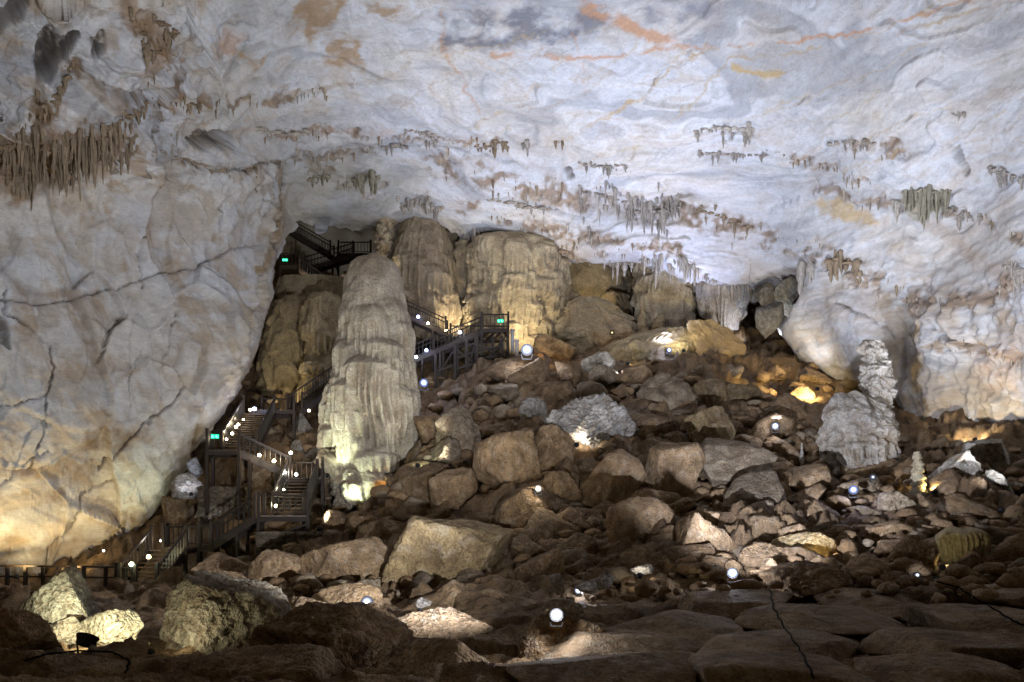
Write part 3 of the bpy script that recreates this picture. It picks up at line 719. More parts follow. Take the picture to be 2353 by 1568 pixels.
B((2010, 1130, 2095, 1190), 'boulder with frosty white lit skin below the rugged stalagmite', 143, GREY)
B((1930, 1095, 2035, 1150), 'flat pale slab with lamp under the rugged stalagmite', 144, GREY, depth=.8, spread=(.5, .9))
B((1985, 1195, 2075, 1245), 'dark boulder below the frosty boulder', 145, DARK)
B((675, 950, 730, 1010), 'pale upright boulder under the middle stair flight', 146, WARM)
B((722, 965, 752, 1015), 'narrow pale boulder beside the column', 147, WARM)
B((655, 1010, 700, 1055), 'small pale boulder right of the stair lamps', 148, WARM)
B((705, 1025, 770, 1075), 'rounded white boulder glaring in lamp light beside the column', 149, PALE)
B((395, 1085, 470, 1140), 'white block wedged between left wall and stair tower', 150, PALE, spread=(.5, .8), planes=9, Y=44)
B((425, 1050, 465, 1095), 'bluish grey block wedged above the white block', 151, (.40, .42, .46), spread=(.5, .8), planes=9, Y=45)
B((370, 1140, 450, 1245), 'tall brown boulder between left wall and lower stairs', 152, TAN, Y=44.5)
B((1590, 870, 1680, 950), 'brown knob right of the grey fluted boulder', 153, OCH)
B((1660, 880, 1750, 935), 'ochre ledge rock high on the right slope', 154, OCH)
B((1220, 775, 1330, 828), 'orange lit boulder beside the brightest lamp', 156, (.52, .38, .2), layered=.4)
B((1255, 850, 1340, 900), 'dark boulder below the brightest lamp', 157, DARK)
B((1750, 1060, 1840, 1120), 'boulder right of the pale streaked boulder', 158, TAN)
B((1800, 1110, 1895, 1170), 'brown boulder mid right slope near the blue lamp', 159, DARK)
B((740, 1170, 800, 1225), 'dark boulder under the column foot lamp', 160, DARK)
B((800, 1185, 885, 1235), 'dark flat boulder below the orange lamp', 161, DARK)
B((980, 1150, 1075, 1215), 'shadowed boulder above the largest boulder', 162, DARK)
B((1738, 690, 1800, 765), 'grey block in the shaded hollow of the right wall, the lowest', 164, (.34, .33, .29), Y=55.5, depth=.8, planes=9)
B((1775, 640, 1840, 715), 'olive block in the shaded hollow of the right wall, the upper', 165, (.28, .27, .21), Y=55.5, depth=.8, planes=9)
B((1730, 655, 1780, 705), 'dark olive block hanging left in the shaded hollow', 166, (.24, .23, .18), Y=56, depth=.8, planes=9)
for i, (bx, lab) in enumerate([((1388, 868, 1402, 884), 'leftmost of the small white stones high on the slope'), ((1400, 872, 1420, 888), 'second small white stone from the left high on the slope'), ((1410, 852, 1430, 878), 'tallest of the small white stones high on the slope'),
                                ((1422, 874, 1440, 888), 'fourth small white stone from the left high on the slope'), ((1436, 868, 1456, 886), 'rightmost of the small white stones high on the slope')]):
    B(bx, lab, 520 + i, PALE, Y=53.5, sub=4, depth=.8, name='white_stone', cat='stone')
# the foreground: lit rocks and dark ridges at the left
B((42, 1296, 238, 1445), 'pointed pale green tinged rock lit at the front left', 211, (.48, .46, .36), Y=17.5, depth=.5, sub=6,
  pl=[(-.54, -.1, .84, 47), (.84, -.1, .54, 60), (-1, 0, .1, 95), (0, 0, -1, 73), (.1, -.93, .34, 42), (-.5, -.8, .2, 62), (.1, 1, .1, 60), (.55, -.75, .3, 58)])
B((80, 1402, 188, 1492), 'brightly lit small rock left of the black floodlight', 202, WARM, Y=14.6, depth=.6, tilt=-.5)
B((186, 1398, 332, 1496), 'glaring cream rock behind the black floodlight', 203, (.60, .56, .44), Y=14.9, depth=.5, spread=(.55, .9))
B((150, 1412, 215, 1470), 'small grey wedge rock between the two lit rocks', 204, GREY, Y=15.6, depth=.6)
B((378, 1318, 660, 1530), 'foreground rock with a pitted lit left face', 205, (.38, .33, .235), Y=13.5, depth=.9, rough=1.3,
  pl=[(-.98, -.1, .12, 128), (-.62, -.15, .78, 128), (.22, 0, .97, 88), (.62, 0, .78, 118), (-.45, -.88, .1, 100), (.35, -.9, .25, 92), (0, 1, 0, 110), (1, 0, .1, 150), (0, 0, -1, 110)])
B((560, 1385, 960, 1600), 'dark brown ridge rock running right from the pitted rock', 206, DARK, Y=12.5, depth=.6, tilt=.4, spread=(.5, .9))
B((-60, 1390, 130, 1520), 'dark brown rock in the lower left corner', 207, DARK, Y=13, depth=.7)
B((1180, 1400, 1420, 1600), 'dark foreground ridge rock behind the lowest big lamp', 208, DARK, Y=12.2, depth=.7, tilt=.35, spread=(.5, .9))
B((700, 1340, 900, 1420), 'brown rock between foreground and the largest boulder', 209, TAN, Y=21, depth=.8)
B((960, 1330, 1130, 1410), 'brown rock in front of the largest boulder', 210, TAN, Y=22, depth=.8)
B((1262, 1316, 1298, 1362), 'small pointed white lit stone left of the floor lamps', 211, PALE, Y=20.5, planes=7, spread=(.4, .8), sub=5)
B((1322, 1330, 1400, 1362), 'white lit stone with a leaning plate beside the floor lamps', 212, PALE, Y=21, planes=8, spread=(.4, .8), sub=5)
B((1370, 1318, 1412, 1352), 'pale leaning plate of stone on the lit floor stone', 213, PALE, Y=20.6, planes=7, spread=(.4, .8), sub=5)
B((1245, 1375, 1345, 1432), 'bright crusted rock right behind the lowest big lamp', 214, WARM, Y=15.8, depth=.6, layered=.6)
B((1445, 1296, 1505, 1320), 'flat white glaring stone on the floor', 215, PALE, Y=22.5, sub=5)
B((955, 1373, 992, 1396), 'small white sharp stone on the floor', 216, PALE, Y=19.5, planes=7, spread=(.4, .8), sub=5)
B((2082, 1304, 2150, 1334), 'pale flat stone left of the pair at the right floor edge', 217, WARM, Y=21.5, sub=5)
B((2120, 1302, 2190, 1336), 'pale flat stone right of the pair at the right floor edge', 218, GREY, Y=21.8, sub=5)
B((1820, 1312, 1902, 1342), 'yellow lit flat stone at the floor edge', 219, WARM, Y=22, sub=5)
B((2235, 1295, 2275, 1330), 'small amber lit stone at the far right floor edge', 220, OCH, Y=22, sub=5)
B((2280, 1308, 2330, 1346), 'small pointed grey stone at the far right floor edge', 221, GREY, Y=21, planes=7, spread=(.4, .8), sub=5)
B((-90, 1490, 330, 1680), 'broad dark rock mass along the bottom left edge', 231, (.30, .205, .115), Y=10.2, depth=.5, rough=.7)
B((300, 1500, 800, 1700), 'broad dark rock mass at the bottom below the pitted rock', 232, (.29, .195, .11), Y=10.0, depth=.5, rough=.8, tilt=.2)
B((760, 1470, 1230, 1660), 'low brown rock mass at the bottom left of the lowest big lamp', 233, (.31, .21, .12), Y=10.6, depth=.6, rough=.8)
B((560, 1370, 800, 1450), 'sloping brown rock right of the pitted foreground rock', 234, (.31, .21, .12), Y=17, depth=.8, tilt=.2)
B((860, 1395, 1130, 1470), 'flat brown rock on the floor left of the lowest big lamp', 235, (.32, .22, .13), Y=15, depth=.8)
# slabs of the broken floor at the lower right
slab_rows = [('front', 9.2, [1.2, 3.4, 5.6, 7.6]), ('second', 11.8, [1.6, 4.2, 6.6, 9.2]), ('third', 14.6, [3.2, 6.2, 9.0, 11.6]), ('back', 17.6, [5.2, 8.6, 11.8, 14.4])]
nth_ = ['leftmost', 'second', 'third', 'rightmost']
for ri, (rn, yy, xs) in enumerate(slab_rows):
    for xi, xx in enumerate(xs):
        y_ = yy + random.uniform(-.6, .6); rx_, ry_ = random.uniform(1.1, 1.5) * (1 + .12 * ri), random.uniform(1.1, 1.6)
        w, F, cc = rock_np(640 + ri * 5 + xi, 6 if ri < 1 else 5, (rx_, ry_, .30), (.33, .23, .135), rough=.30, planes=18, k=70, spread=(.7, .98))
        cc = cc + (np.array([.46, .39, .29]) - cc) * (sstep(.2, .5, fbm(w * 2.2 + xi * 7, 4, 5 + ri)) * .45)[:, None]
        o = link('floor_slab', mesh_np('floor_slab', w, F, M_GROUND, cc), (xx, y_, ground_z(xx, y_) - .10 + random.uniform(-.05, .08)))
        o.rotation_euler = (random.uniform(-.05, .09), random.uniform(-.07, .07), random.uniform(0, 6.28))
        tag(o, f'flat cracked floor slab at the lower right, {nth_[xi]} in the {rn} row', 'slab', 'broken floor slabs at the lower right')

# loose rocks: shared shapes, each rock a thing of its own
rock_me = []
for i in range(12):
    w, F, cc = rock_np(300 + i, 4, (1, 1, 1), [TAN, DARK, GREY, TAN][i % 4], spread=(.42, .85))
    rock_me.append(mesh_np('loose_rock', w, F, M_BOULDER, cc, smooth=False))
placed = []
landmarks = [(1055, 990, 'the rounded boulder beside the tall column'), (1168, 1060, 'the big boulder with the lit patch'), (1042, 1135, 'the upright brown boulder'), (1208, 1178, 'the boulder carrying a lamp'), (1365, 985, 'the rippled white boulder'),
             (1548, 1085, 'the round smooth boulder'), (1625, 990, 'the pitted block'), (1690, 1075, 'the pale streaked boulder'), (1390, 1105, 'the broad boulder under the rippled one'), (1475, 1210, 'the long slab boulder'), (1030, 1265, 'the largest boulder'),
             (790, 1285, 'the boulder left of the largest one'), (1428, 1238, 'the tilted crest boulder'), (1648, 1205, 'the angular flat faced boulder'), (1850, 1258, 'the flat ochre boulder'), (1528, 900, 'the grey fluted boulder'), (1373, 840, 'the pale cut block'),
             (1655, 800, 'the smooth ochre hump'), (1275, 800, 'the orange lit boulder'), (1970, 1000, 'the rugged stalagmite'), (2110, 1095, 'the thin yellow stalagmite'), (2210, 1255, 'the fluted stump'), (2268, 1050, 'the layered yellow boulder'), (2298, 1112, 'the angular pale boulder'),
             (1672, 1331, 'the big blue floor lamp'), (1775, 994, 'the blue lamp on the right slope'), (1950, 1143, 'the low blue lamp'), (516, 1300, 'the striped boulder'), (663, 1275, 'the stone block wall'), (850, 1100, 'the foot of the tall column'), (1990, 1310, 'the triangular bluish boulder'),
             (700, 985, 'the middle stair flight'), (745, 1150, 'the bright landing'), (2045, 1160, 'the frosty boulder'), (1320, 1345, 'the white floor stones'), (1250, 890, 'the brightest lamp'), (1760, 910, 'the yellow lit slope')]
def rock_label(x, y, r):
    lx, ly, nm = min(landmarks, key=lambda l: (l[0] - x)**2 + ((l[1] - y) * 1.3)**2)
    dx, dy = x - lx, y - ly
    rel = ('just right of' if dx > 0 else 'just left of') if abs(dx) > abs(dy) * 1.1 else ('just below' if dy > 0 else 'just above')
    size = 'large' if r > 1.0 else ('small' if r < .55 else 'middling')
    return f'{size} brown loose rock {rel} {nm}'
zones = [((1150, 1900, 1120, 1330), 90), ((1150, 1900, 850, 1120), 70), ((1900, 2353, 1040, 1320), 46), ((600, 1250, 1330, 1400), 14), ((600, 1000, 960, 1300), 30)]
for (x0, x1, y0, y1), cnt in zones:
    k = 0; tries = 0
    while k < cnt and tries < cnt * 30:
        tries += 1
        x, y = random.uniform(x0, x1), random.uniform(y0, y1)
        g = ground_hit(x, y)
        if g.y > 70: continue
        r = random.choice([.35, .45, .55, .7, .9, 1.2]) * (0.8 + g.y / 120)
        if y0 > 1300: r *= .6
        if x0 == 1900: r *= .7
        if any((g.x - a)**2 + (g.y - b)**2 < (0.75 * (rr + r))**2 for a, b, rr in boulder_spots + placed): continue
        placed.append((g.x, g.y, r)); k += 1
        o = link('loose_rock', random.choice(rock_me), (g.x, g.y, g.z + r * .25))
        o.rotation_euler = (random.uniform(-.4, .4), random.uniform(-.4, .4), random.uniform(0, 6.28))
        o.scale = (r * random.uniform(.9, 1.35), r * random.uniform(.8, 1.1), r * random.uniform(.6, .95))
        tag(o, rock_label(x, y, r), 'rock', 'loose rocks on the boulder slope')
# rubble nobody could count
D2, F2 = ico(2)
vs, fs, cs = [], [], []; nb = 0
for k in range(4200):
    x = random.uniform(-30, 2400); y = random.choice([random.uniform(870, 1340), random.uniform(1000, 1340), random.uniform(1330, 1560)])
    if x < 560 and y < 1440: continue
    if y > 1385: continue
    yy0 = 6.0
    g = None
    Yg = random.uniform(8, 62)
    # walk out along the sight line in coarse steps
    g = ground_hit(x, y)
    if g.y > 66: continue
    r = random.choice([.08, .12, .18, .28, .4]) * (0.3 + g.y / 45)
    q_ = D2 * (1 + .35 * (rng.random((len(D2), 1)).astype(np.float32) - .5))
    a = random.uniform(0, 6.28); ca, sa = math.cos(a), math.sin(a)
    q_ = q_ * np.array([random.uniform(.8, 1.5), random.uniform(.7, 1.1), random.uniform(.45, .9)])
    q_ = np.stack([q_[:, 0] * ca - q_[:, 1] * sa, q_[:, 0] * sa + q_[:, 1] * ca, q_[:, 2]], -1) * r
    vs.append(q_ + np.array([g.x, g.y, g.z + r * .3 + random.uniform(-.1, .25)])); fs.append(F2 + nb); nb += len(D2)
    cs.append(np.broadcast_to(np.array(random.choice([TAN, DARK, TAN, GREY])) * random.uniform(.75, 1.2), (len(D2), 3)))
tag(link('rubble', mesh_np('rubble', np.concatenate(vs), np.concatenate(fs), M_GROUND, np.concatenate(cs), smooth=False)), 'small broken stones strewn between the boulders', 'rubble', kind='stuff')
# ------------------------------------------------------------------ flowstone columns and stalagmites
def flow_np(profile, Y, seed, colr, tiers=6, skirt=.35, flute=.22, flute_k=9.0, popc=0.0, nth=220, nz=300, depth=1.0, dome=0.0, dark=(.25, .18, .11), top_smooth=.12, warp=.5, curtains=None, ribs=None, lumps=0.0, top_dark=.6):
    """a dripstone body: (row, left, right) outline in the picture, Y metres away, skirts of drapery and vertical flutes"""
    nth, nz = (int(nth * .68) if nth < 320 else 280), (int(nz * .68) if nz < 400 else 370)
    pr = sorted(profile); ys = np.array([p[0] for p in pr], float)
    yy = np.linspace(ys[0], ys[-1], nz)
    xl = np.interp(yy, ys, [p[1] for p in pr]); xr = np.interp(yy, ys, [p[2] for p in pr])
    ker = np.ones(9) / 9
    def sm(a): return np.convolve(np.pad(a, 4, 'edge'), ker, 'valid')
    xl, xr = sm(xl), sm(xr)
    cx = ((xl + xr) / 2 - CX) / FOC * Y; r = np.maximum((xr - xl) / 2 / FOC * Y, .01); z = (HY - yy) / FOC * Y
    th = np.linspace(0, 2 * math.pi, nth, endpoint=False)
    TH, ZI = np.meshgrid(th, np.arange(nz))
    R = r[ZI]; Z = z[ZI]; CXX = cx[ZI]
    rm = float(np.median(r))
    ct, st = np.cos(TH), np.sin(TH)
    u3 = np.stack([ct.ravel() * rm, st.ravel() * rm, Z.ravel()], -1).astype(np.float32)
    tn = (ZI / (nz - 1)).astype(float)
    so = seed * 1.7
    hk = flute_k / 6.0
    fl = ridged(u3 * np.array([hk, hk, .10], np.float32) + so, 2, seed).reshape(R.shape)      # narrow vertical folds
    fl2 = noise(u3 * np.array([hk * .45, hk * .45, .12], np.float32) + so, seed + 3).reshape(R.shape)
    wp = fbm(u3 * np.array([.45, .45, .16], np.float32) + so, 3, seed + 5).reshape(R.shape)
    s_ = tn * tiers + wp * warp * 2.2 + .10 * fl
    f = s_ - np.floor(s_)
    cell = noise(np.stack([np.floor(s_).ravel() * 3.1, ct.ravel() * 1.2, st.ravel() * 1.2], -1), seed + 9).reshape(R.shape)
    amp = np.clip(.65 + cell * 1.4, .15, 1.4) * sstep(0, top_smooth, tn)
    sk = (f**1.2 * (1 - sstep(.86, 1.0, f)) - .35) * skirt * amp * 1.3
    fa = np.clip(.25 + f * 1.1, 0, 1) * sstep(0, top_smooth * 1.3, tn)
    rel = sk + (fl - .8) * flute * .55 * fa + fl2 * flute * .8 * fa
    fb = fbm(u3 * .9 + so, 4, seed + 13).reshape(R.shape)
    rel = rel + fb * .16 * rm / 2
    if lumps:
        rel = rel + lumps * fbm(u3 * .55 + so, 3, seed + 31).reshape(R.shape)
    if ribs:
        rb_ = np.abs(np.sin(TH * ribs[0] * .5 + fl2 * 1.6 + wp * 2.0))
        rel = rel + (rb_**.6 - .7) * ribs[1] * sstep(.05, .3, tn)
    if popc:
        a1, a2, _, _t = worley(u3 * np.array([1.5, 1.5, 2.0], np.float32) + so + .4 * fb.ravel()[:, None], seed + 2)
        b1, b2, _, _t = worley(u3 * np.array([4.6, 4.6, 4.0], np.float32) + so, seed + 4)
        rel = rel + popc * ((.5 - a1) * .55 + (.45 - b1) * .24).reshape(R.shape)
    if curtains:
        # overlapping curtains: a rounded shoulder, folds below it and a ragged hem
        cnt, (w_lo, w_hi), (l_lo, l_hi), amp_c, t_lo = curtains
        r_ = np.random.default_rng(seed + 400)
        cu = np.zeros(R.shape); hem = np.zeros(R.shape); sh = np.zeros(R.shape)
        zt, zb = z[0], z[-1]
        rag = ridged(u3 * np.array([hk * 1.1, hk * 1.1, .02], np.float32) + so * 2, 2, seed + 21).reshape(R.shape)
        fin = .5 + .5 * np.sin((TH * rm) * (2 * math.pi / .36) + fl2 * 5 + wp * 4)
        for j in range(cnt):
            th0 = r_.uniform(0, 2 * math.pi); tt = t_lo + (1 - t_lo) * ((j + r_.uniform(0, 1)) / cnt) * .97
            ztop = zt + (zb - zt) * tt; w_ = r_.uniform(w_lo, w_hi); l_ = r_.uniform(l_lo, l_hi)
            du = (np.abs((TH - th0 + math.pi) % (2 * math.pi) - math.pi) * rm) / w_
            v = (ztop + .35 * w_ * np.sqrt(np.clip(1 - du**2, 0, 1)) - .25 * w_ - Z) / l_
            m_ = (du < 1) & (v > 0) & (v < 1.2)
            if not m_.any(): continue
            end = 1.0 - .40 * np.clip(rag - .55, 0, 1) - .25 * du**2
            up_ = np.sqrt(np.clip(v / .16, 0, 1)); dn_ = 1 - sstep(end - .05, end + .02, v)
            h_ = amp_c * np.clip(1 - du**2, 0, 1)**.6 * up_ * dn_ * (1 - .25 * v) * w_ / (.5 * (w_lo + w_hi)) * (.3 + .7 * sstep(t_lo, t_lo + .3, np.array(tt)) if t_lo > .1 else 1.0)
            h_ = np.where(m_, h_ + np.where(h_ > .03, (fin - .5) * .42 * np.clip(v * 2.2 - .25, 0, 1) * dn_, 0), 0)
            top_ = np.where(m_, (1 - sstep(.0, .22, v)) * np.clip(1 - du**2, 0, 1) * dn_, 0)
            bet = h_ > cu
            sh = np.where(bet, top_, sh); hem = np.where(bet, np.clip(v * 2 - .3, 0, 1) * (1 - fin) * dn_, hem)
            cu = np.maximum(cu, h_)
        rel = rel * .55 + cu
    rel = rel * np.clip(R / (rm * .35), 0, 1)
    R2 = np.maximum(R + rel, .01)
    Pp = np.stack([CXX + R2 * ct, R2 * depth * st, Z + (fb * .1)], -1)
    colr = np.array(colr); dark = np.array(dark)
    cc = np.broadcast_to(colr, Pp.shape).copy()
    cc = cc * (1 + .35 * fb[..., None] + .12 * fl2[..., None])
    if popc:
        cc = cc + (dark * .8 - cc) * np.clip(sstep(.45, .85, a1) * .55 + sstep(.4, .75, b1) * .4, 0, .75).reshape(R.shape)[..., None] * min(1, popc * 1.3)  # shade painted into the creases between the knobs
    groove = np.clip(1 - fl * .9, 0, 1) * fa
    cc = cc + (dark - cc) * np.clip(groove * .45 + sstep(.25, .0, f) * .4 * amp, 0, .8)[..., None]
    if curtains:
        cc = cc + (dark - cc) * np.clip(sh * .5 + hem * .55 + (cu < .03) * .35 * sstep(t_lo, t_lo + .15, tn), 0, .75)[..., None]  # brown shoulders, plus shade painted into folds and gaps between curtains
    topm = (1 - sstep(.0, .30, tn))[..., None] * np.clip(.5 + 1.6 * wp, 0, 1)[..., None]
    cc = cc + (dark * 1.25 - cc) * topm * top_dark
    return Pp.reshape(-1, 3), grid_faces(nth, nz, wrap=True), cc.reshape(-1, 3)
def flow_part(name, parent, base, profile, Y, seed, colr, mat=None, **kw):
    V, F, cc = flow_np(profile, Y, seed, colr, **kw)
    V = V + np.array([0, Y, 0]) - np.array(base)
    return link(name, mesh_np(name, V, F, mat or M_FLOW, cc), (0, 0, 0), parent)
def flow_thing(name, label, cat, profile, Y, seed, colr, group=None, **kw):
    yb = max(p[0] for p in profile); row = [p for p in profile if p[0] == yb][0]
    base = at((row[1] + row[2]) / 2, yb, Y)
    V, F, cc = flow_np(profile, Y, seed, colr, **kw)
    o = link(name, mesh_np(name, V + np.array([0, Y, 0]) - np.array(base), F, M_FLOW, cc), base)
    return tag(o, label, cat, group)
CREAM = (.50, .45, .355); HONEY = (.46, .37, .22); CLAYC = (.36, .275, .165)
# the tall stalagmite column
cb = at(850, 1172, 46.5)
colm = empty('stalagmite_column', cb, 'tall bullet shaped stalagmite column with tiers of fluted drapery', 'stalagmite')
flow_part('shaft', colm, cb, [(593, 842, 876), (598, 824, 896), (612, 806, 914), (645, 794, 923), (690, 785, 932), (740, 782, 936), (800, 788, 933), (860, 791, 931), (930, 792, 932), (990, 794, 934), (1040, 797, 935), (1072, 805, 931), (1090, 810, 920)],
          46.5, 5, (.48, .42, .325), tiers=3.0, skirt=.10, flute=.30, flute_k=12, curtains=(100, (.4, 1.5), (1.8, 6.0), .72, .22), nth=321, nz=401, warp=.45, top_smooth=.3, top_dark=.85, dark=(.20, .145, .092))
flow_part('pedestal', colm, cb, [(1068, 820, 880), (1085, 800, 905), (1110, 800, 918), (1140, 806, 912), (1165, 822, 895), (1185, 835, 885)], 45.4, 8, CREAM, tiers=2.2, skirt=.1, flute=.25, flute_k=14, nth=220, nz=140, curtains=(16, (.5, 1.0), (.8, 1.6), .3, .05))
flow_part('side_drapery', colm, cb, [(850, 762, 775), (900, 752, 790), (960, 746, 795), (1000, 742, 800), (1030, 746, 795)], 45.8, 11, CREAM, tiers=3, skirt=.1, flute=.25, flute_k=14, nth=200, nz=200, popc=.2, curtains=(20, (.3, .8), (.8, 2), .25, .05))
flow_part('foot_lobe', colm, cb, [(1035, 735, 770), (1060, 722, 815), (1100, 760, 815), (1140, 765, 822), (1172, 770, 812), (1190, 775, 800)], 45.9, 14, CREAM, tiers=3, skirt=.25, flute=.12, nth=180, nz=160, popc=.5)
# drip fingers under the lowest skirt
def drip_np(seed, sides=10, rows=12, knob=.0):
    r_ = np.random.default_rng(seed)
    zz = np.linspace(0, 1, rows); prof = (1 - zz)**r_.uniform(.6, 1.0) * .9 + .08
    prof = prof * (1 + .16 * np.sin(zz * r_.uniform(9, 16) + r_.uniform(0, 6)) + .10 * r_.normal(size=rows))
    prof[-1] = .015
    prof = prof * np.sqrt(np.clip(zz / .07 + .05, 0, 1))
    th = np.linspace(0, 6.283, sides, endpoint=False)
    off = np.cumsum(r_.normal(size=(rows, 2)) * .03, 0)
    lob = 1 + .18 * np.sin(th * 3 + r_.uniform(0, 6)) + .1 * np.sin(th * 5 + r_.uniform(0, 6))
    V = np.array([[(prof[i] * lob[j]) * math.cos(th[j]) + off[i, 0], (prof[i] * lob[j]) * math.sin(th[j]) + off[i, 1], -zz[i]] for i in range(rows) for j in range(sides)])
    sh = 1 - .25 * np.repeat(zz, sides)
    return V, grid_faces(sides, rows, wrap=True), sh
drip_me = {}
for key, colr in (('brown', (.34, .26, .17)), ('grey', (.44, .40, .35)), ('pale', (.54, .49, .42)), ('olive', (.36, .33, .24))):
    drip_me[key] = []
    for i in range(5):
        V, F, sh = drip_np(hash(i) + len(key) * 13)
        drip_me[key].append(mesh_np('stalactite', V, F, M_DRIP, np.array(colr)[None] * (.8 + .5 * np.random.default_rng(i).random((len(V), 1)))))
def cluster(label, line, length, count, key, spread=10, base=True, seed=1, width=.16, cat='stalactites', name='stalactite_cluster', lift=.18, group=None):
    """stalactites hanging from the rock along a picture polyline; length in picture units"""
    r_ = random.Random(seed * 77 + 5)
    ln = np.array(line, float); seg = np.r_[0, np.cumsum(np.hypot(*np.diff(ln, axis=0).T))]
    mid = ln[len(ln) // 2]
    p0, n0 = shell_at(*mid)
    e = empty(name, p0, label, cat, group)
    if seed > 2: count, length = max(4, int(count * .68)), length * .85
    for i in range(count):
        s0 = r_.uniform(0, seg[-1]); x = np.interp(s0, seg, ln[:, 0]); y = np.interp(s0, seg, ln[:, 1]) + r_.gauss(0, spread * .75)
        p, n = shell_at(x, y)
        env = .55 + .45 * math.sin(math.pi * (s0 / seg[-1]))
        L = length * (.15 + r_.random()**1.7) * env / FOC * p.y
        rad = (L * .6 + length * .4 / FOC * p.y) * width * r_.uniform(.5, 1.4) + .02
        o = link('stalactite', r_.choice(drip_me[key]), p - n * (rad * .15) + Vector((0, 0, L * lift * .5)) - p0, e)
        o.scale = (rad, rad, L * (1 + lift)); o.rotation_euler = (r_.gauss(0, .04), r_.gauss(0, .04), r_.uniform(0, 6.28))
    if base:
        # the knobbly root the stalactites grow from
        vs, fs, cs, nb = [], [], [], 0
        m_ = max(3, int(seg[-1] / 16))
        for i in range(m_):
            s0 = seg[-1] * (i + .5) / m_; x = np.interp(s0, seg, ln[:, 0]); y = np.interp(s0, seg, ln[:, 1])
            p, n = shell_at(x, y)
            rr = seg[-1] / m_ / FOC * p.y * r_.uniform(.4, .8)
            w, F, cc = rock_np(seed * 31 + i, 3, (rr * 1.2, rr * .55, rr * r_.uniform(.25, .5)), {'brown': (.28, .2, .12), 'grey': (.38, .34, .29), 'pale': (.5, .46, .4), 'olive': (.38, .35, .26)}[key], rough=1.6)
            vs.append(w + np.array(p - p0) + np.array(n) * rr * .05); fs.append(F + nb); nb += len(w); cs.append(cc)
        rt = link('dripstone_root', mesh_np('dripstone_root', np.concatenate(vs), np.concatenate(fs), M_DRIP, np.concatenate(cs)), (0, 0, 0), e); rt['kind'] = 'stuff'
    return e
K = cluster
K('big brown stalactite curtain on the far left wall', [(-5, 345), (60, 320), (130, 300), (200, 285), (290, 285)], 84, 170, 'brown', 28, seed=1, width=.062)
K('second row of brown stalactites below the left curtain', [(0, 410), (60, 395), (130, 375), (190, 350)], 66, 70, 'brown', 20, seed=2, width=.07)
K('brown stalactites at the top left beside a dark crevice', [(285, 20), (310, 55), (345, 85)], 55, 18, 'brown', 24, seed=3)
K('brown stalactite knot hanging near the top left edge', [(345, 25), (395, 60)], 50, 12, 'brown', 20, seed=4)
K('brown dripstone fringe running down the upper left slope', [(170, 120), (120, 190), (70, 225)], 40, 24, 'brown', 16, seed=5)
K('short brown stalactites over the left curtain', [(210, 262), (270, 240), (330, 225)], 40, 20, 'brown', 14, seed=6)
K('lone brown stalactites below the upper left ledge', [(425, 232), (452, 228)], 46, 6, 'brown', 5, seed=7)
K('thin pale stalactite fringe along the left ledge', [(310, 330), (370, 340), (420, 345)], 60, 22, 'pale', 26, seed=8, width=.1)
K('wide beige stalactite comb in the middle of the ceiling', [(1595, 300), (1650, 292), (1700, 288), (1738, 290)], 44, 34, 'pale', 9, seed=9)
K('grey stalactites below the beige comb', [(1605, 355), (1670, 356), (1765, 352)], 34, 30, 'grey', 6, seed=10)
K('dark stalactite knot on the ceiling above the flowstone', [(1090, 342), (1125, 335), (1165, 336)], 40, 20, 'brown', 12, seed=11)
K('great grey stalactite curtain in the centre of the ceiling', [(1330, 440), (1380, 445), (1440, 465), (1500, 478), (1565, 480)], 56, 120, 'grey', 30, seed=12, width=.075)
K('long grey stalactites at the tip of the central curtain', [(1460, 490), (1500, 488), (1560, 485)], 62, 12, 'grey', 8, seed=13, width=.14)
K('large olive fluted drapery under a white cap at the right', [(2072, 445), (2120, 442), (2172, 448)], 88, 70, 'olive', 10, seed=14, width=.07)
K('pale drips left of the olive drapery', [(2045, 460), (2078, 470)], 55, 10, 'pale', 8, seed=15)
K('grey drips right below the olive drapery', [(2160, 480), (2200, 500), (2240, 505)], 44, 16, 'grey', 10, seed=16)
K('brown stalactites at the right edge beside the dark crevice', [(2255, 392), (2300, 398), (2350, 415)], 50, 22, 'grey', 10, seed=17)
K('dripstone crown over the second column', [(915, 482), (960, 476), (1015, 490)], 44, 34, 'grey', 10, seed=18)
K('olive stalactites left over the stairs', [(810, 412), (845, 402), (872, 410)], 60, 18, 'olive', 10, seed=19)
K('small dark drapery on the ceiling edge over the column', [(875, 348), (905, 342), (934, 350)], 30, 14, 'grey', 5, seed=20)
K('short row of stalactites left of centre of the ceiling', [(1325, 372), (1380, 376), (1448, 374)], 30, 24, 'grey', 6, seed=21)
K('fluted pale drapery at the right edge', [(2288, 615), (2325, 612), (2353, 625)], 85, 18, 'pale', 6, seed=22, width=.1)
K('long beige stalactite hanging at the right wall corner', [(1846, 612), (1880, 606)], 95, 12, 'pale', 5, seed=23, width=.12)
K('brown crusted stalactites right of the beige one', [(1910, 600), (1950, 600), (1985, 615)], 66, 24, 'brown', 18, seed=24)
K('single small stalactite group right of the dark knot', [(1198, 335), (1212, 332)], 34, 4, 'grey', 4, seed=25, base=False)
K('tiny forked stalactite group in the ceiling centre', [(1272, 330), (1302, 325)], 26, 5, 'brown', 4, seed=26, base=False)
K('small beige drip tuft high at the right', [(2184, 266), (2214, 264)], 34, 9, 'pale', 5, seed=27)
K('dripstone ledge over the stairs', [(700, 412), (758, 408)], 36, 14, 'olive', 6, seed=28)
K('stalactites over the dark niche in the recess', [(1385, 596), (1420, 600), (1455, 608)], 50, 18, 'pale', 5, seed=29)
K('brown drips along the upper middle ledge', [(930, 306), (985, 312), (1020, 322)], 28, 16, 'grey', 7, seed=30)
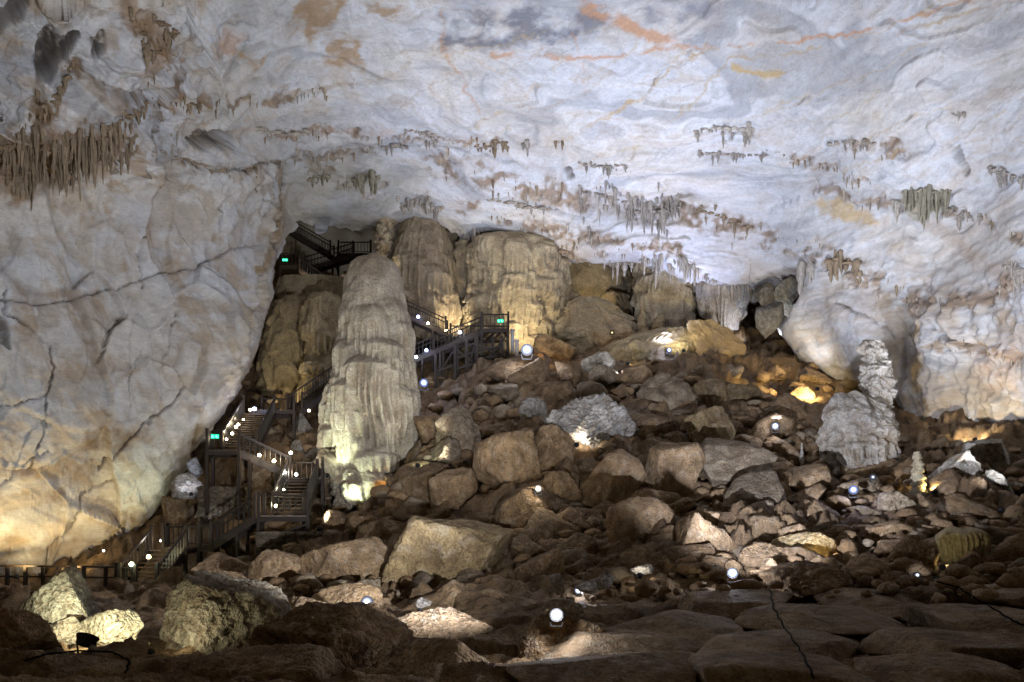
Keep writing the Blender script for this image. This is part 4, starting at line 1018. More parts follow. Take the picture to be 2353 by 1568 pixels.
K('pinkish fringe along the long ledge', [(575, 292), (640, 292), (700, 300)], 22, 20, 'pale', 6, seed=31)
K('brown fringe on the ceiling at the right', [(1790, 350), (1850, 380), (1900, 400)], 18, 18, 'brown', 7, seed=32, base=False)
K('grey crust of drips above the yellow patch', [(1900, 335), (1970, 322), (2040, 330)], 24, 26, 'grey', 10, seed=33)
K('brown crust of drips right of the central curtain', [(1590, 485), (1660, 500), (1740, 525)], 26, 26, 'brown', 12, seed=34)
K('drip row under the central curtain at its left', [(1120, 460), (1200, 470), (1290, 480)], 20, 24, 'grey', 14, seed=35)
K('brown tuft below the central curtain', [(1270, 570), (1330, 565)], 24, 16, 'brown', 10, seed=36)

K('drapery fringe along the ceiling edge over the golden flowstone wall', [(1085, 545), (1150, 550), (1220, 562), (1280, 580)], 58, 80, 'pale', 8, seed=40, width=.09, base=False)
K('drapery fringe along the ceiling edge over the pale column', [(1470, 598), (1530, 600), (1600, 622)], 70, 60, 'pale', 8, seed=41, width=.08, base=False)
K('short drips along the ceiling edge over the dark opening', [(1610, 640), (1660, 648), (1730, 652)], 40, 40, 'grey', 6, seed=42, width=.1, base=False)
# fringes of tiny stalactites along the rough bands: past counting
fv, ff, fcol, nb_ = [], [], [], 0
tiny = [drip_np(900 + i, 6, 6) for i in range(6)]
for ln, wd in bands_lines:
    la = np.array(ln, float); seg = np.r_[0, np.cumsum(np.hypot(*np.diff(la, axis=0).T))]
    for i in range(int(seg[-1] / 9)):
        s0 = random.uniform(0, seg[-1]); x = np.interp(s0, seg, la[:, 0]); y = np.interp(s0, seg, la[:, 1]) + random.gauss(0, wd * .5)
        if not (-10 < x < 2360): continue
        p, n = shell_at(x, y)
        L = random.choice([6, 9, 13, 20]) * random.uniform(.6, 1.3) / FOC * p.y; rad = L * random.uniform(.10, .22)
        V, F, sh_ = tiny[i % 6]
        fv.append(V * np.array([rad, rad, L * 1.2]) + np.array(p + n * rad * .2) + np.array([0, 0, L * .2])); ff.append(F + nb_); nb_ += len(V)
        bc_ = np.array(random.choice([(.34, .26, .17), (.42, .36, .28), (.50, .45, .38)] if x > 600 else [(.28, .20, .12), (.36, .28, .18)])) * random.uniform(.8, 1.15)
        fcol.append(np.broadcast_to(bc_, (len(V), 3)))
tag(link('stalactite_fringe', mesh_np('stalactite_fringe', np.concatenate(fv), np.concatenate(ff), M_DRIP, np.concatenate(fcol))), 'fringes of tiny stalactites along the rough bands of the ceiling', 'stalactites', kind='stuff')

# background flowstones in the recess
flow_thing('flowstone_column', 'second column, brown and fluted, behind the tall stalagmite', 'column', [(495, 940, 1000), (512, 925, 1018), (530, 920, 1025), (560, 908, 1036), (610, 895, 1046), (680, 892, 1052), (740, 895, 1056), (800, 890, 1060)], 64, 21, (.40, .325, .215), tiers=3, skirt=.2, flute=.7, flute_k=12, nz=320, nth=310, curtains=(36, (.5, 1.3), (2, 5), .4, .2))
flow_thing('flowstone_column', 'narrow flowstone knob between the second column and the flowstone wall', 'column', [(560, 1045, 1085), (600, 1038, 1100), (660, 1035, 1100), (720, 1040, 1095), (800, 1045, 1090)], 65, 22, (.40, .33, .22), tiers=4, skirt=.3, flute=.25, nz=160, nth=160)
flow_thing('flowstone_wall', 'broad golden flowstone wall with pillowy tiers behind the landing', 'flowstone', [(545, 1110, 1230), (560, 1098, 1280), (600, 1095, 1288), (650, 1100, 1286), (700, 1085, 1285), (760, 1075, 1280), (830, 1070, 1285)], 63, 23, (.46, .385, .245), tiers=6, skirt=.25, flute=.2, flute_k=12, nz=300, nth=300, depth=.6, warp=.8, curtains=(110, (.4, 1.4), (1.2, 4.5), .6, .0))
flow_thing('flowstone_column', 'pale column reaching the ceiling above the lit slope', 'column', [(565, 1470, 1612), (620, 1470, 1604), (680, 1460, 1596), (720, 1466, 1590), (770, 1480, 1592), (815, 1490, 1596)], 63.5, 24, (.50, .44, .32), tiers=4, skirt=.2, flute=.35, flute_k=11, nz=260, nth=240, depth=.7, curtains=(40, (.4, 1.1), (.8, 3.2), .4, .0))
flow_thing('hanging_flowstone', 'hanging grey fluted stalactite mass in the dark opening', 'stalactite', [(640, 1600, 1735), (665, 1605, 1728), (700, 1612, 1722), (740, 1625, 1700), (775, 1640, 1690), (800, 1650, 1680)], 62, 25, (.45, .42, .38), tiers=2, skirt=.25, flute=.55, flute_k=13, nz=200, nth=240, depth=.6)
flow_thing('flowstone_mound', 'squarish fluted flowstone left of the tall column', 'flowstone', [(680, 715, 775), (692, 700, 790), (740, 700, 792), (800, 704, 792), (860, 700, 800), (940, 690, 810)], 60, 26, (.36, .29, .17), tiers=5, skirt=.2, flute=.3, nz=220, nth=200, curtains=(26, (.5, 1.2), (1, 2.6), .35, .1))
flow_thing('flowstone_mound', 'rounded brown flowstone deep behind the left wall edge', 'flowstone', [(685, 650, 695), (700, 625, 715), (760, 605, 715), (830, 592, 712), (900, 590, 715), (960, 580, 720)], 63, 27, (.30, .235, .13), tiers=4, skirt=.4, flute=.15, nz=220, nth=200)
flow_thing('rock_pillar', 'bright cream broken pillar just above the tall column tip', 'rock', [(500, 872, 925), (520, 866, 908), (560, 862, 900), (600, 868, 892), (650, 860, 900)], 63, 28, (.58, .50, .36), tiers=5, skirt=.2, flute=.05, nz=140, nth=140, popc=.8)
flow_thing('flowstone_mound', 'low brown flowstone under the dark niche', 'flowstone', [(672, 1390, 1420), (680, 1380, 1445), (700, 1375, 1455), (730, 1370, 1460)], 66, 29, (.30, .235, .14), tiers=2, skirt=.3, flute=.3, nz=100, nth=140)
flow_thing('flowstone_mound', 'honey coloured knob right of the golden flowstone wall', 'flowstone', [(660, 1290, 1312), (680, 1284, 1335), (720, 1284, 1340), (760, 1284, 1335)], 64, 30, HONEY, tiers=3, skirt=.25, flute=.1, nz=100, nth=120, popc=.4)
flow_thing('stalagmite', 'small pointed stalagmite on the lit upper slope', 'stalagmite', [(716, 1474, 1480), (730, 1466, 1484), (752, 1460, 1488), (775, 1455, 1495)], 62, 31, HONEY, tiers=3, skirt=.12, flute=.06, nz=70, nth=70)
flow_thing('stalagmite', 'blunt small stalagmite right of the pointed one', 'stalagmite', [(724, 1512, 1524), (736, 1504, 1526), (752, 1498, 1528), (775, 1495, 1530)], 61.5, 32, HONEY, tiers=3, skirt=.12, flute=.06, nz=70, nth=70)
flow_thing('stalagmite', 'squat stub glowing orange beside a lamp on the upper slope', 'stalagmite', [(786, 1448, 1474), (796, 1440, 1478), (806, 1445, 1476), (830, 1450, 1470)], 57, 33, (.5, .40, .22), tiers=2, skirt=.12, flute=.1, nz=70, nth=80)
flow_thing('flowstone_wall', 'dim olive flowstone filling the gap behind the second column', 'flowstone', [(540, 1020, 1120), (600, 1010, 1130), (680, 1000, 1130), (800, 990, 1130)], 66.5, 34, (.33, .28, .18), tiers=4, skirt=.2, flute=.3, nz=160, nth=200, depth=.4, curtains=(30, (.5, 1.4), (1, 3), .4, .05))
flow_thing('flowstone_wall', 'dim brown flowstone wall at the back of the recess niche', 'flowstone', [(560, 1290, 1330), (610, 1285, 1440), (650, 1285, 1475), (700, 1280, 1480), (770, 1280, 1480)], 68, 35, (.34, .285, .185), tiers=4, skirt=.2, flute=.3, nz=160, nth=200, depth=.3, curtains=(40, (.5, 1.2), (1, 2.4), .4, .05))
flow_thing('flowstone_wall', 'olive flowstone behind the tall column at the left', 'flowstone', [(640, 640, 790), (720, 620, 800), (850, 600, 810), (960, 590, 815)], 66, 36, (.34, .285, .17), tiers=5, skirt=.3, flute=.3, nz=200, nth=220, depth=.4, curtains=(50, (.6, 1.5), (1, 3), .5, .05))
flow_thing('flowstone_slope', 'pale yellow lit flowstone slope below the pale column', 'flowstone', [(755, 1530, 1580), (768, 1480, 1596), (788, 1425, 1606), (808, 1385, 1612), (850, 1360, 1618)], 58.5, 37, (.42, .35, .22), tiers=5, skirt=.2, flute=.1, nz=180, nth=300, depth=.5, lumps=.7, curtains=(90, (.3, .9), (.3, 1.0), .28, .0))
flow_thing('flowstone_slope', 'olive flowstone slope in front of the dark niche', 'flowstone', [(684, 1330, 1360), (700, 1305, 1400), (740, 1290, 1450), (790, 1280, 1480), (840, 1275, 1490)], 62, 38, (.40, .335, .215), tiers=4, skirt=.2, flute=.1, nz=180, nth=300, depth=.5, lumps=.9, curtains=(70, (.3, .9), (.4, 1.2), .3, .0))
flow_thing('clay_slope', 'big smooth ochre hump right of the pale flowstone column', 'flowstone', [(738, 1590, 1625), (760, 1580, 1660), (800, 1572, 1705), (850, 1570, 1750), (910, 1565, 1800)], 58, 39, (.37, .27, .14), tiers=3, skirt=.1, flute=.05, nz=140, nth=260, depth=.5, lumps=1.1)
# right: the rugged stalagmite and its companions
ry_ = ground_hit(1975, 1085).y
rb = at(1975, 1088, ry_)
rug = empty('rugged_stalagmite', rb, 'rugged white stalagmite with a knobbly pillar on a broad lump', 'stalagmite')
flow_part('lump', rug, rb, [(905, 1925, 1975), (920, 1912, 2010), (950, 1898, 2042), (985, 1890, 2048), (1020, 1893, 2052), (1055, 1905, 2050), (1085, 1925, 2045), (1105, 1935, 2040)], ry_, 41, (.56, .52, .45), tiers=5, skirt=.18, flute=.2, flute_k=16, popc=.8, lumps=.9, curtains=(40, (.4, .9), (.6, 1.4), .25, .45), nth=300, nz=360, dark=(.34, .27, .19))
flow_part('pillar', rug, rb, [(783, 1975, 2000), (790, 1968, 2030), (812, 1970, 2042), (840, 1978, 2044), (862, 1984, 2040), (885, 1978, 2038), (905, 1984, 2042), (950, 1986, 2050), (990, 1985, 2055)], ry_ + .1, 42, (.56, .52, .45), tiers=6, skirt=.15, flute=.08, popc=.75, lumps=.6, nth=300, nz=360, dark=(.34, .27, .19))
ty_ = ground_hit(2110, 1140).y
flow_thing('stalagmite', 'thin yellow lit stalagmite right of the rugged one', 'stalagmite', [(1038, 2102, 1 + 2112), (1048, 2098, 2118), (1080, 2099, 2121), (1110, 2097, 2124), (1140, 2094, 2128), (1155, 2092, 2130)], ty_, 43, (.52, .46, .30), tiers=7, skirt=.10, flute=.05, nz=140, nth=90, popc=.2)
sy_ = ground_hit(2210, 1292).y
flow_thing('fluted_stump', 'mushroom shaped fluted stump lit yellow at the lower right', 'stalagmite', [(1214, 2195, 2222), (1220, 2172, 2245), (1232, 2160, 2260), (1248, 2164, 2262), (1275, 2172, 2255), (1310, 2180, 2250)], sy_, 44, (.50, .43, .28), tiers=1.1, skirt=.05, flute=.15, flute_k=26, nz=150, nth=250, ribs=(26, .22), dark=(.20, .15, .09), top_smooth=.2)
flow_thing('stalagmite', 'slender white stalagmite standing left of the rugged one', 'stalagmite', [(1018, 1841, 1844), (1045, 1840, 1846), (1052, 1837, 1848), (1078, 1840, 1846)], ground_hit(1843, 1072).y, 45, (.6, .56, .5), tiers=3, skirt=.04, flute=.02, nz=60, nth=40)
# ------------------------------------------------------------------ stairs, landings, fence
def box_mesh(mat, nm):
    bm = bmesh.new(); bmesh.ops.create_cube(bm, size=1.0)
    bmesh.ops.bevel(bm, geom=bm.edges[:], offset=0.03, segments=1, affect='EDGES')
    me = bpy.data.meshes.new(nm); bm.to_mesh(me); bm.free(); me.materials.append(mat)
    return me
BX = {k: box_mesh(m, k) for k, m in (('wood', M_WOOD), ('rail', M_RAIL), ('steel', M_STEEL), ('tread', M_TREAD), ('black', M_BLACK), ('white', M_WHITE))}
def beam(name, parent, a, b, w, h, mat, roll_up=True):
    """a straight square timber from a to b (world), w across, h high"""
    a, b = Vector(a), Vector(b); d = b - a; L = d.length
    if L < 1e-4: return None
    x = d / L
    up = Vector((0, 0, 1)) if abs(x.z) < .98 else Vector((0, 1, 0))
    y = up.cross(x).normalized(); z = x.cross(y)
    M = Matrix((x, y, z)).transposed()
    o = link(name, BX[mat], (a + b) / 2 - (parent.location if parent else Vector()), parent)
    o.rotation_mode = 'QUATERNION'; o.rotation_quaternion = M.to_quaternion(); o.scale = (L, w, h)
    return o
RH = 1.02
def railing(e, a, b, posts=(1, 1), gap=.30, low=.12):
    a, b = Vector(a), Vector(b); up = Vector((0, 0, 1))
    beam('handrail', e, a + up * RH, b + up * RH, .11, .08, 'rail')
    beam('bottom_rail', e, a + up * low, b + up * low, .06, .05, 'rail')
    n = max(2, int((b - a).length / gap))
    for i in range(1, n):
        p = a.lerp(b, i / n)
        beam('baluster', e, p + up * low, p + up * RH, .045, .045, 'steel')
    for f, p in zip(posts, (a, b)):
        if f: beam('newel_post', e, p - up * .25, p + up * (RH + .22), .15, .15, 'wood')
def flight(label, a, b, width=1.5, rails=(1, 1), posts=(1, 1), legs=0):
    """stairs from the lower end a to the upper end b (centre line at walking level)"""
    a, b = Vector(a), Vector(b)
    if a.z > b.z: a, b = b, a
    e = empty('stair_flight', a, label, 'stairs', 'flights of the timber stairway')
    h = Vector((b.x - a.x, b.y - a.y, 0)); run = h.length; u = h / run; s = Vector((-u.y, u.x, 0))
    n = max(4, round((b.z - a.z) / .19))
    for sd in (-1, 1):
        o = s * (sd * width / 2)
        beam('stringer', e, a + o - Vector((0, 0, .14)), b + o - Vector((0, 0, .14)), .09, .34, 'wood')
    for i in range(n):
        p = a.lerp(b, (i + .5) / n) + Vector((0, 0, .03))
        t = beam('tread', e, p - s * (width / 2 - .05), p + s * (width / 2 - .05), min(.30, run / n * 1.15), .05, 'tread')
    for r_, sd in zip(rails, (-1, 1)):
        if r_:
            o = s * (sd * width / 2)
            railing(e, a + o, b + o, posts)
    for k in range(legs):
        p = a.lerp(b, (k + .6) / legs)
        for sd in (-1, 1):
            q = p + s * (sd * width / 2)
            gz = min(ground_z(q.x, q.y) - .4, q.z - .6)
            beam('support_post', e, (q.x, q.y, gz), (q.x, q.y, q.z - .2), .16, .16, 'wood')
    return e
def landing(label, corners, rails, legs=True, brace=True):
    """corners: four walking level points in order round the deck; rails: edges 0..3 that carry a railing"""
    c = [Vector(p) for p in corners]
    z = sum(p.z for p in c) / 4
    c = [Vector((p.x, p.y, z)) for p in c]
    m = sum(c, Vector()) / 4
    e = empty('stair_landing', m, label, 'landing', 'landings of the timber stairway')
    # deck of planks laid between edge 0-1 and edge 3-2
    n = max(3, int((c[1] - c[0]).length / .28))
    for i in range(n):
        p = c[0].lerp(c[1], (i + .5) / n); q = c[3].lerp(c[2], (i + .5) / n)
        beam('plank', e, p - Vector((0, 0, .03)), q - Vector((0, 0, .03)), (c[1] - c[0]).length / n * .93, .05, 'tread')
    for i in range(4):
        beam('joist', e, c[i] - Vector((0, 0, .19)), c[(i + 1) % 4] - Vector((0, 0, .19)), .12, .24, 'wood')
    for i in rails:
        railing(e, c[i], c[(i + 1) % 4], (1, 1))
    if legs:
        ft = []
        for p in c:
            gz = min(ground_z(p.x, p.y) - .4, p.z - .5)
            beam('support_post', e, (p.x, p.y, gz), (p.x, p.y, p.z - .2), .18, .18, 'wood'); ft.append(gz)
        if brace:
            for i in (0, 1):
                j = (i + 1) % 4
                lo = max(ft[i], ft[j]) + .3
                if c[i].z - lo > 1.4:
                    beam('brace', e, (c[i].x, c[i].y, lo), c[j] - Vector((0, 0, .4)), .1, .12, 'wood')
                    beam('cross_beam', e, (c[i].x, c[i].y, lo + .3), (c[j].x, c[j].y, lo + .3), .1, .14, 'wood')
    return e
def na(x, y, Y): return at(x / N, y / N, Y)
# from the top of the recess down to the cave floor
flight('topmost stair flight vanishing behind the rock at the upper left', na(811, 625, 72.5), na(700, 560, 72.5), 1.5)
landing('topmost landing at the right of the upper stairs', [na(826, 626, 71.5), na(905, 628, 71.5), na(905, 628, 73.5), na(812, 626, 73.5)], (0, 1))
flight('upper stair flight climbing right to the topmost landing', na(745, 661, 70), na(862, 627, 71), 1.4)
landing('upper left landing with a green sign below the topmost stairs', [na(684, 661, 67.6), na(741, 661, 67.6), na(745, 660, 70.5), na(684, 661, 70.5)], (0, 3))
flight('upper stair flight dropping right behind the tall column', na(838, 733, 66.3), na(741, 664, 67.2), 1.3)
flight('stair flight running down right from behind the tall column', na(1090, 816, 59.2), na(985, 768, 59.2), 1.4, legs=2)
landing('square landing with green sign on a timber scaffold', [na(1176, 815, 56.3), na(1241, 816, 56.3), na(1238, 815, 59.8), na(1100, 815, 59.8)], (0, 1, 2))
flight('lit stair flight climbing right to the scaffold landing', na(1005, 884, 56.6), na(1176, 812, 57.2), 1.5, legs=4)
flight('stair flight rising right behind the tall column from the middle landing', na(720, 1003, 52), na(838, 920, 56), 1.4, legs=1)
landing('middle landing at the left wall edge above the long stair flight', [na(612, 1008, 51.4), na(718, 1004, 51.4), na(714, 1003, 53.4), na(640, 1006, 53.4)], (1, 2), brace=False)
flight('long stair flight with a chain of small lamps along its rail', na(585, 1101, 45.2), na(632, 1011, 51.2), 2.0)
landing('green signed landing on tall timber posts by the left wall', [na(506, 1102, 43.4), na(584, 1103, 43.4), na(600, 1101, 45.2), na(520, 1100, 45.6)], (3, ), brace=False)
flight('stair flight dropping right to the bright landing beside the column', na(710, 1162, 45.0), na(586, 1104, 44.2), 1.5, legs=2)
landing('bright landing beside the glaring white rock', [na(700, 1170, 44.2), na(788, 1170, 44.2), na(786, 1168, 46.2), na(712, 1168, 46.2)], (1, 2), brace=False)
flight('short stair flight facing the viewer below the bright landing', na(706, 1256, 40.2), na(738, 1172, 44.0), 1.7)
landing('landing with lit steps above the stone block wall', [na(632, 1260, 38.6), na(752, 1260, 38.6), na(742, 1258, 40.2), na(640, 1258, 40.2)], (1, 0), brace=True)
flight('stair flight descending left above the striped boulder', na(530, 1330, 39.6), na(634, 1262, 39.6), 1.5, legs=1)
landing('small landing between the two lowest stair flights', [na(486, 1332, 39), na(532, 1332, 39), na(530, 1330, 40.8), na(490, 1330, 40.8)], (0, 2), brace=False)
landing('lowest landing with a lit deck edge', [na(398, 1338, 38.4), na(452, 1338, 38.4), na(488, 1333, 40.6), na(410, 1333, 40.8)], (2, 3), brace=False)
flight('lowest stair flight meeting the cave floor at the left', na(338, 1437, 36.2), na(412, 1341, 38.8), 1.9)
landing('floor level platform with tall posts at the stair foot', [na(284, 1437, 36.6), na(330, 1438, 35.6), na(348, 1437, 36.4), na(300, 1436, 38.2)], (0, 3), legs=False)
# fence of the floor path
fe = empty('path_fence', na(130, 1430, 41), 'dark timber fence along the floor path at the far left', 'fence')
pts = [na(x, 1432 + x * .012, 41.2 - (x > 200) * .3) for x in (-160, -60, 18, 62, 105, 150, 205, 258, 284)]
for a, b in zip(pts[:-1], pts[1:]):
    beam('top_rail', fe, a + Vector((0, 0, 1.12)), b + Vector((0, 0, 1.12)), .12, .10, 'rail')
    beam('mid_rail', fe, a + Vector((0, 0, .55)), b + Vector((0, 0, .55)), .08, .09, 'rail')
for p in pts:
    beam('fence_post', fe, p - Vector((0, 0, .3)), p + Vector((0, 0, 1.1)), .16, .16, 'wood')
# scaffold under the square landing
sc = empty('timber_scaffold', na(1120, 940, 56), 'dark timber scaffold of posts and braces under the lit stairs', 'scaffold')
tops = []
for x, yt, Y in ((1063, 862, 56), (1082, 855, 56.4), (1111, 842, 56), (1139, 830, 56.2), (1152, 824, 57.5), (1165, 820, 56.2), (1203, 820, 56.6), (1226, 820, 56.4), (1111, 842, 58.4), (1165, 820, 59)):
    p = na(x, yt, Y); g = ground_z(p.x, p.y)
    beam('scaffold_post', sc, (p.x, p.y, g - .5), p, .2, .2, 'wood'); tops.append((p, g))
for i, j, f in ((0, 2, .35), (2, 5, .55), (2, 5, .2), (5, 7, .6), (5, 7, .3), (3, 5, .8), (8, 9, .5)):
    (p, g), (q, g2) = tops[i], tops[j]
    beam('cross_beam', sc, (p.x, p.y, g + (p.z - g) * f), (q.x, q.y, g2 + (q.z - g2) * f), .12, .16, 'wood')
for i, j in ((0, 2), (5, 2), (7, 5), (3, 5), (6, 7)):
    (p, g), (q, g2) = tops[i], tops[j]
    beam('brace', sc, (p.x, p.y, g + .3), (q.x, q.y, q.z - .3), .1, .12, 'wood')
for lab, x, y0, y1, Y in (('pale upright pipe right of the scaffold, the taller', 1251, 805, 860, 57), ('pale upright pipe right of the scaffold, the shorter', 1262, 830, 870, 56.4),
                          ('left of two white pipes under the uppermost stairs', 820, 675, 715, 68.4), ('right of two white pipes under the uppermost stairs', 847, 670, 705, 68.6)):
    a, b = na(x, y0, Y), na(x, y1, Y)
    bm = bmesh.new(); bmesh.ops.create_cone(bm, cap_ends=True, segments=20, radius1=.14, radius2=.14, depth=(a - b).length)
    bmesh.ops.create_cone(bm, cap_ends=True, segments=20, radius1=.18, radius2=.18, depth=.12, matrix=Matrix.Translation((0, 0, (a - b).length / 2 - .06)))
    me = bpy.data.meshes.new('pipe'); bm.to_mesh(me); bm.free(); me.materials.append(M_WHITE)
    tag(link('pipe', me, (a + b) / 2), lab, 'pipe')
# masonry blocks that carry the stairs
M_MORT = rock_mat('masonry_mortar', scale=3.0, bump=.8, dirt=(.12, .09, .06), dirt_amt=.4)
stone_me = []
for i in range(6):
    w, F, cc = rock_np(700 + i, 3, (.5, .3, .4), [(.22, .18, .13), (.27, .22, .15), (.18, .15, .11)][i % 3], rough=.8, spread=(.6, .9))
    stone_me.append(mesh_np('stone', w, F, M_BOULDER, cc))
def masonry(label, x0, y0, x1, y1, Y, depth, seed):
    a, b = at(x0, y1, Y), at(x1, y0, Y)
    r_ = random.Random(seed)
    w, h = b.x - a.x, b.z - a.z
    e = empty('stone_block_wall', Vector(((a.x + b.x) / 2, Y, a.z)), label, 'wall')
    V, F = ico(2)
    bm = bmesh.new(); bmesh.ops.create_cube(bm, size=1.0); bmesh.ops.scale(bm, vec=(w - .06, depth, h + 1.2 - .06), verts=bm.verts)
    bmesh.ops.subdivide_edges(bm, edges=bm.edges[:], cuts=6, use_grid_fill=True)
    for v in bm.verts: v.co += Vector((r_.uniform(-.04, .04), r_.uniform(-.04, .04), r_.uniform(-.04, .04)))
    me = bpy.data.meshes.new('mortar_core'); bm.to_mesh(me); bm.free(); me.materials.append(M_MORT)
    at_ = me.attributes.new('Col', 'FLOAT_COLOR', 'POINT'); at_.data.foreach_set('color', np.tile(np.array([.17, .14, .10, 1], np.float32), len(me.vertices)))
    link('mortar_core', me, (0, depth / 2 + .05, (h - 1.2) / 2), e)
    zc = 0.0
    while zc < h:
        hh = r_.uniform(.26, .38); xx = 0.0
        while xx < w:
            ww = r_.uniform(.35, .7)
            o = link('stone', r_.choice(stone_me), (-w / 2 + min(xx + ww / 2, w - .15), .03, min(zc + hh / 2, h - .1)), e)
            o.scale = (ww * .98, .5, hh * 1.2); o.rotation_euler = (0, r_.uniform(-.08, .08), r_.choice([0, 3.14]))
            xx += ww
        zc += hh
    return e
masonry('rough stone block wall under the stair landing, the larger', 586, 1222, 740, 1330, 37.6, 3.5, 1)
masonry('rough stone block under the tall stair posts, the smaller', 452, 1118, 562, 1165, 43.6, 2.2, 2)
masonry('rough stone wall under the timber scaffold', 1095, 815, 1175, 890, 58.2, 2.5, 3)
# signs
M_SIGN = glow_mat('sign_green', (.0, .75, .38), 1.6)
M_PIC = glow_mat('sign_mark', (.35, 1.0, .7), 1.6)
def sign(label, x, y, Y, w):
    p = na(x, y, Y); h = w * .55
    e = empty('exit_sign', p, label, 'sign')
    beam('case', e, p + Vector((-w / 2, .03, 0)), p + Vector((w / 2, .03, 0)), .06, h, 'black')
    def quad(nm, boxes, mat, yy, par=None):
        V, F = [], []
        for (x0, z0, x1, z1) in boxes:
            k = len(V); V += [(x0 * w, yy, z0 * h), (x1 * w, yy, z0 * h), (x1 * w, yy, z1 * h), (x0 * w, yy, z1 * h)]; F.append((k, k + 1, k + 2, k + 3))
        return link(nm, mesh_np(nm, np.array(V), np.array(F), mat, smooth=False), (0, 0, 0), par or e)
    faces = [quad('lit_face', [bx], M_SIGN, -.006) for bx in [(-.47, -.44, -.03, .44), (.03, -.44, .47, .44)]]
    for bx in [(-.40, -.30, -.30, .30), (-.25, .05, -.10, .15), (-.25, -.25, -.10, -.12), (.10, .0, .38, .12), (.10, -.3, .2, .3), (.28, -.3, .38, -.1)]: quad('pictogram_mark', [bx], M_PIC, -.011, faces[bx[0] > 0])
sign('small green lit exit sign on the upper left landing', 696, 635, 67.4, .50)
sign('small green lit exit sign on the square scaffold landing', 1222, 784, 56.1, .46)
sign('green lit exit sign on the landing by the left wall', 525, 1066, 43.2, .48)
# pole and cables
def tube(name, pts, rad, mat, label, cat, seg=8):
    P_ = [Vector(p) for p in pts]; o0 = P_[0]
    V, F = [], []
    for i, p in enumerate(P_):
        d = (P_[min(i + 1, len(P_) - 1)] - P_[max(i - 1, 0)]).normalized()
        a = d.cross(Vector((0, 0, 1)) if abs(d.z) < .9 else Vector((1, 0, 0))).normalized(); b = d.cross(a)
        for j in range(seg):
            t = 6.2832 * j / seg
            V.append(tuple(p - o0 + a * (rad * math.cos(t)) + b * (rad * math.sin(t))))
    F = grid_faces(seg, len(P_), wrap=True)
    return tag(link(name, mesh_np(name, np.array(V), F, mat), o0), label, cat)
def on_ground(pts, lift=.08, n=14):
    out = []
    for (x0, y0), (x1, y1) in zip(pts[:-1], pts[1:]):
        for k in range(n):
            t = k / n; g = ground_hit(x0 + (x1 - x0) * t, y0 + (y1 - y0) * t)
            out.append(g)
    return out
# ------------------------------------------------------------------ real surface lookup (rays onto the finished rock) for cables and lamps
bpy.context.view_layer.update()
dg = bpy.context.evaluated_depsgraph_get()
def hit(x, y, skip=0.0):
    d = Vector(((x - CX) / FOC, 1, (HY - y) / FOC)).normalized()
    ok, p, n, i, o, m = scene.ray_cast(dg, d * skip, d)
    return (p, n) if ok else (ground_hit(x, y), Vector((0, 0, 1)))
def cable(label, pts, rad=.025, n=16):
    out = []
    for (x0, y0), (x1, y1) in zip(pts[:-1], pts[1:]):
        for k in range(n):
            t = k / n; p, nn = hit(x0 + (x1 - x0) * t + 2.0 * math.sin(k * .9 + x0), y0 + (y1 - y0) * t)
            out.append(p + nn * rad * .6 + Vector((0, -.02, .01)))
    # drop jumps between far and near rock
    res = [out[0]]
    for p in out[1:]:
        if (p - res[-1]).length < 4.0: res.append(p)
    return tube('cable', res, rad, M_CABLE, label, 'cable')
cable('black cable hanging down over the floor slabs from the big blue lamp', [(1768, 1350), (1775, 1395), (1800, 1440), (1840, 1500), (1872, 1566)], .013)
cable('black cable curving over the slabs at the lower right', [(2140, 1335), (2200, 1350), (2262, 1388), (2320, 1425), (2350, 1440)], .016)
cable('thin black cable on the floor around the black floodlight', [(60, 1520), (110, 1505), (180, 1497), (260, 1500), (300, 1520), (290, 1550)], .014)
tube('handrail_pole', [na(1145, 938, 53.5), na(1178, 957, 52.5), na(1228, 1010, 50.5)], .07, M_BLACK, 'black pole slanting down from the scaffold to the boulders', 'pole')

# ------------------------------------------------------------------ lamps
_gm = {}
def glow(colr, st, lens=None):
    key = (tuple(round(c, 2) for c in colr), st, lens)
    if key not in _gm: _gm[key] = glow_mat('lamp_glass', colr, st, lens)
    return _gm[key]
def cone_me(nm, r1, r2, d, mat, seg=20, z=0):
    bm = bmesh.new(); bmesh.ops.create_cone(bm, cap_ends=True, segments=seg, radius1=r1, radius2=r2, depth=d, matrix=Matrix.Translation((0, 0, z)))
    bmesh.ops.bevel(bm, geom=[e for e in bm.edges if len(e.link_faces) == 2 and e.calc_face_angle() > .8], offset=min(r1, r2) * .12, segments=2, affect='EDGES')
    me = bpy.data.meshes.new(nm); bm.to_mesh(me); bm.free(); me.materials.append(mat); return me
COOL = (.75, .81, 1.0); BLUE = (.50, .58, 1.0); NEUT = (1.0, .93, .80); WARMW = (1.0, .86, .60); YEL = (1.0, .76, .36); ORA = (1.0, .50, .12); GRN = (.82, 1.0, .72)
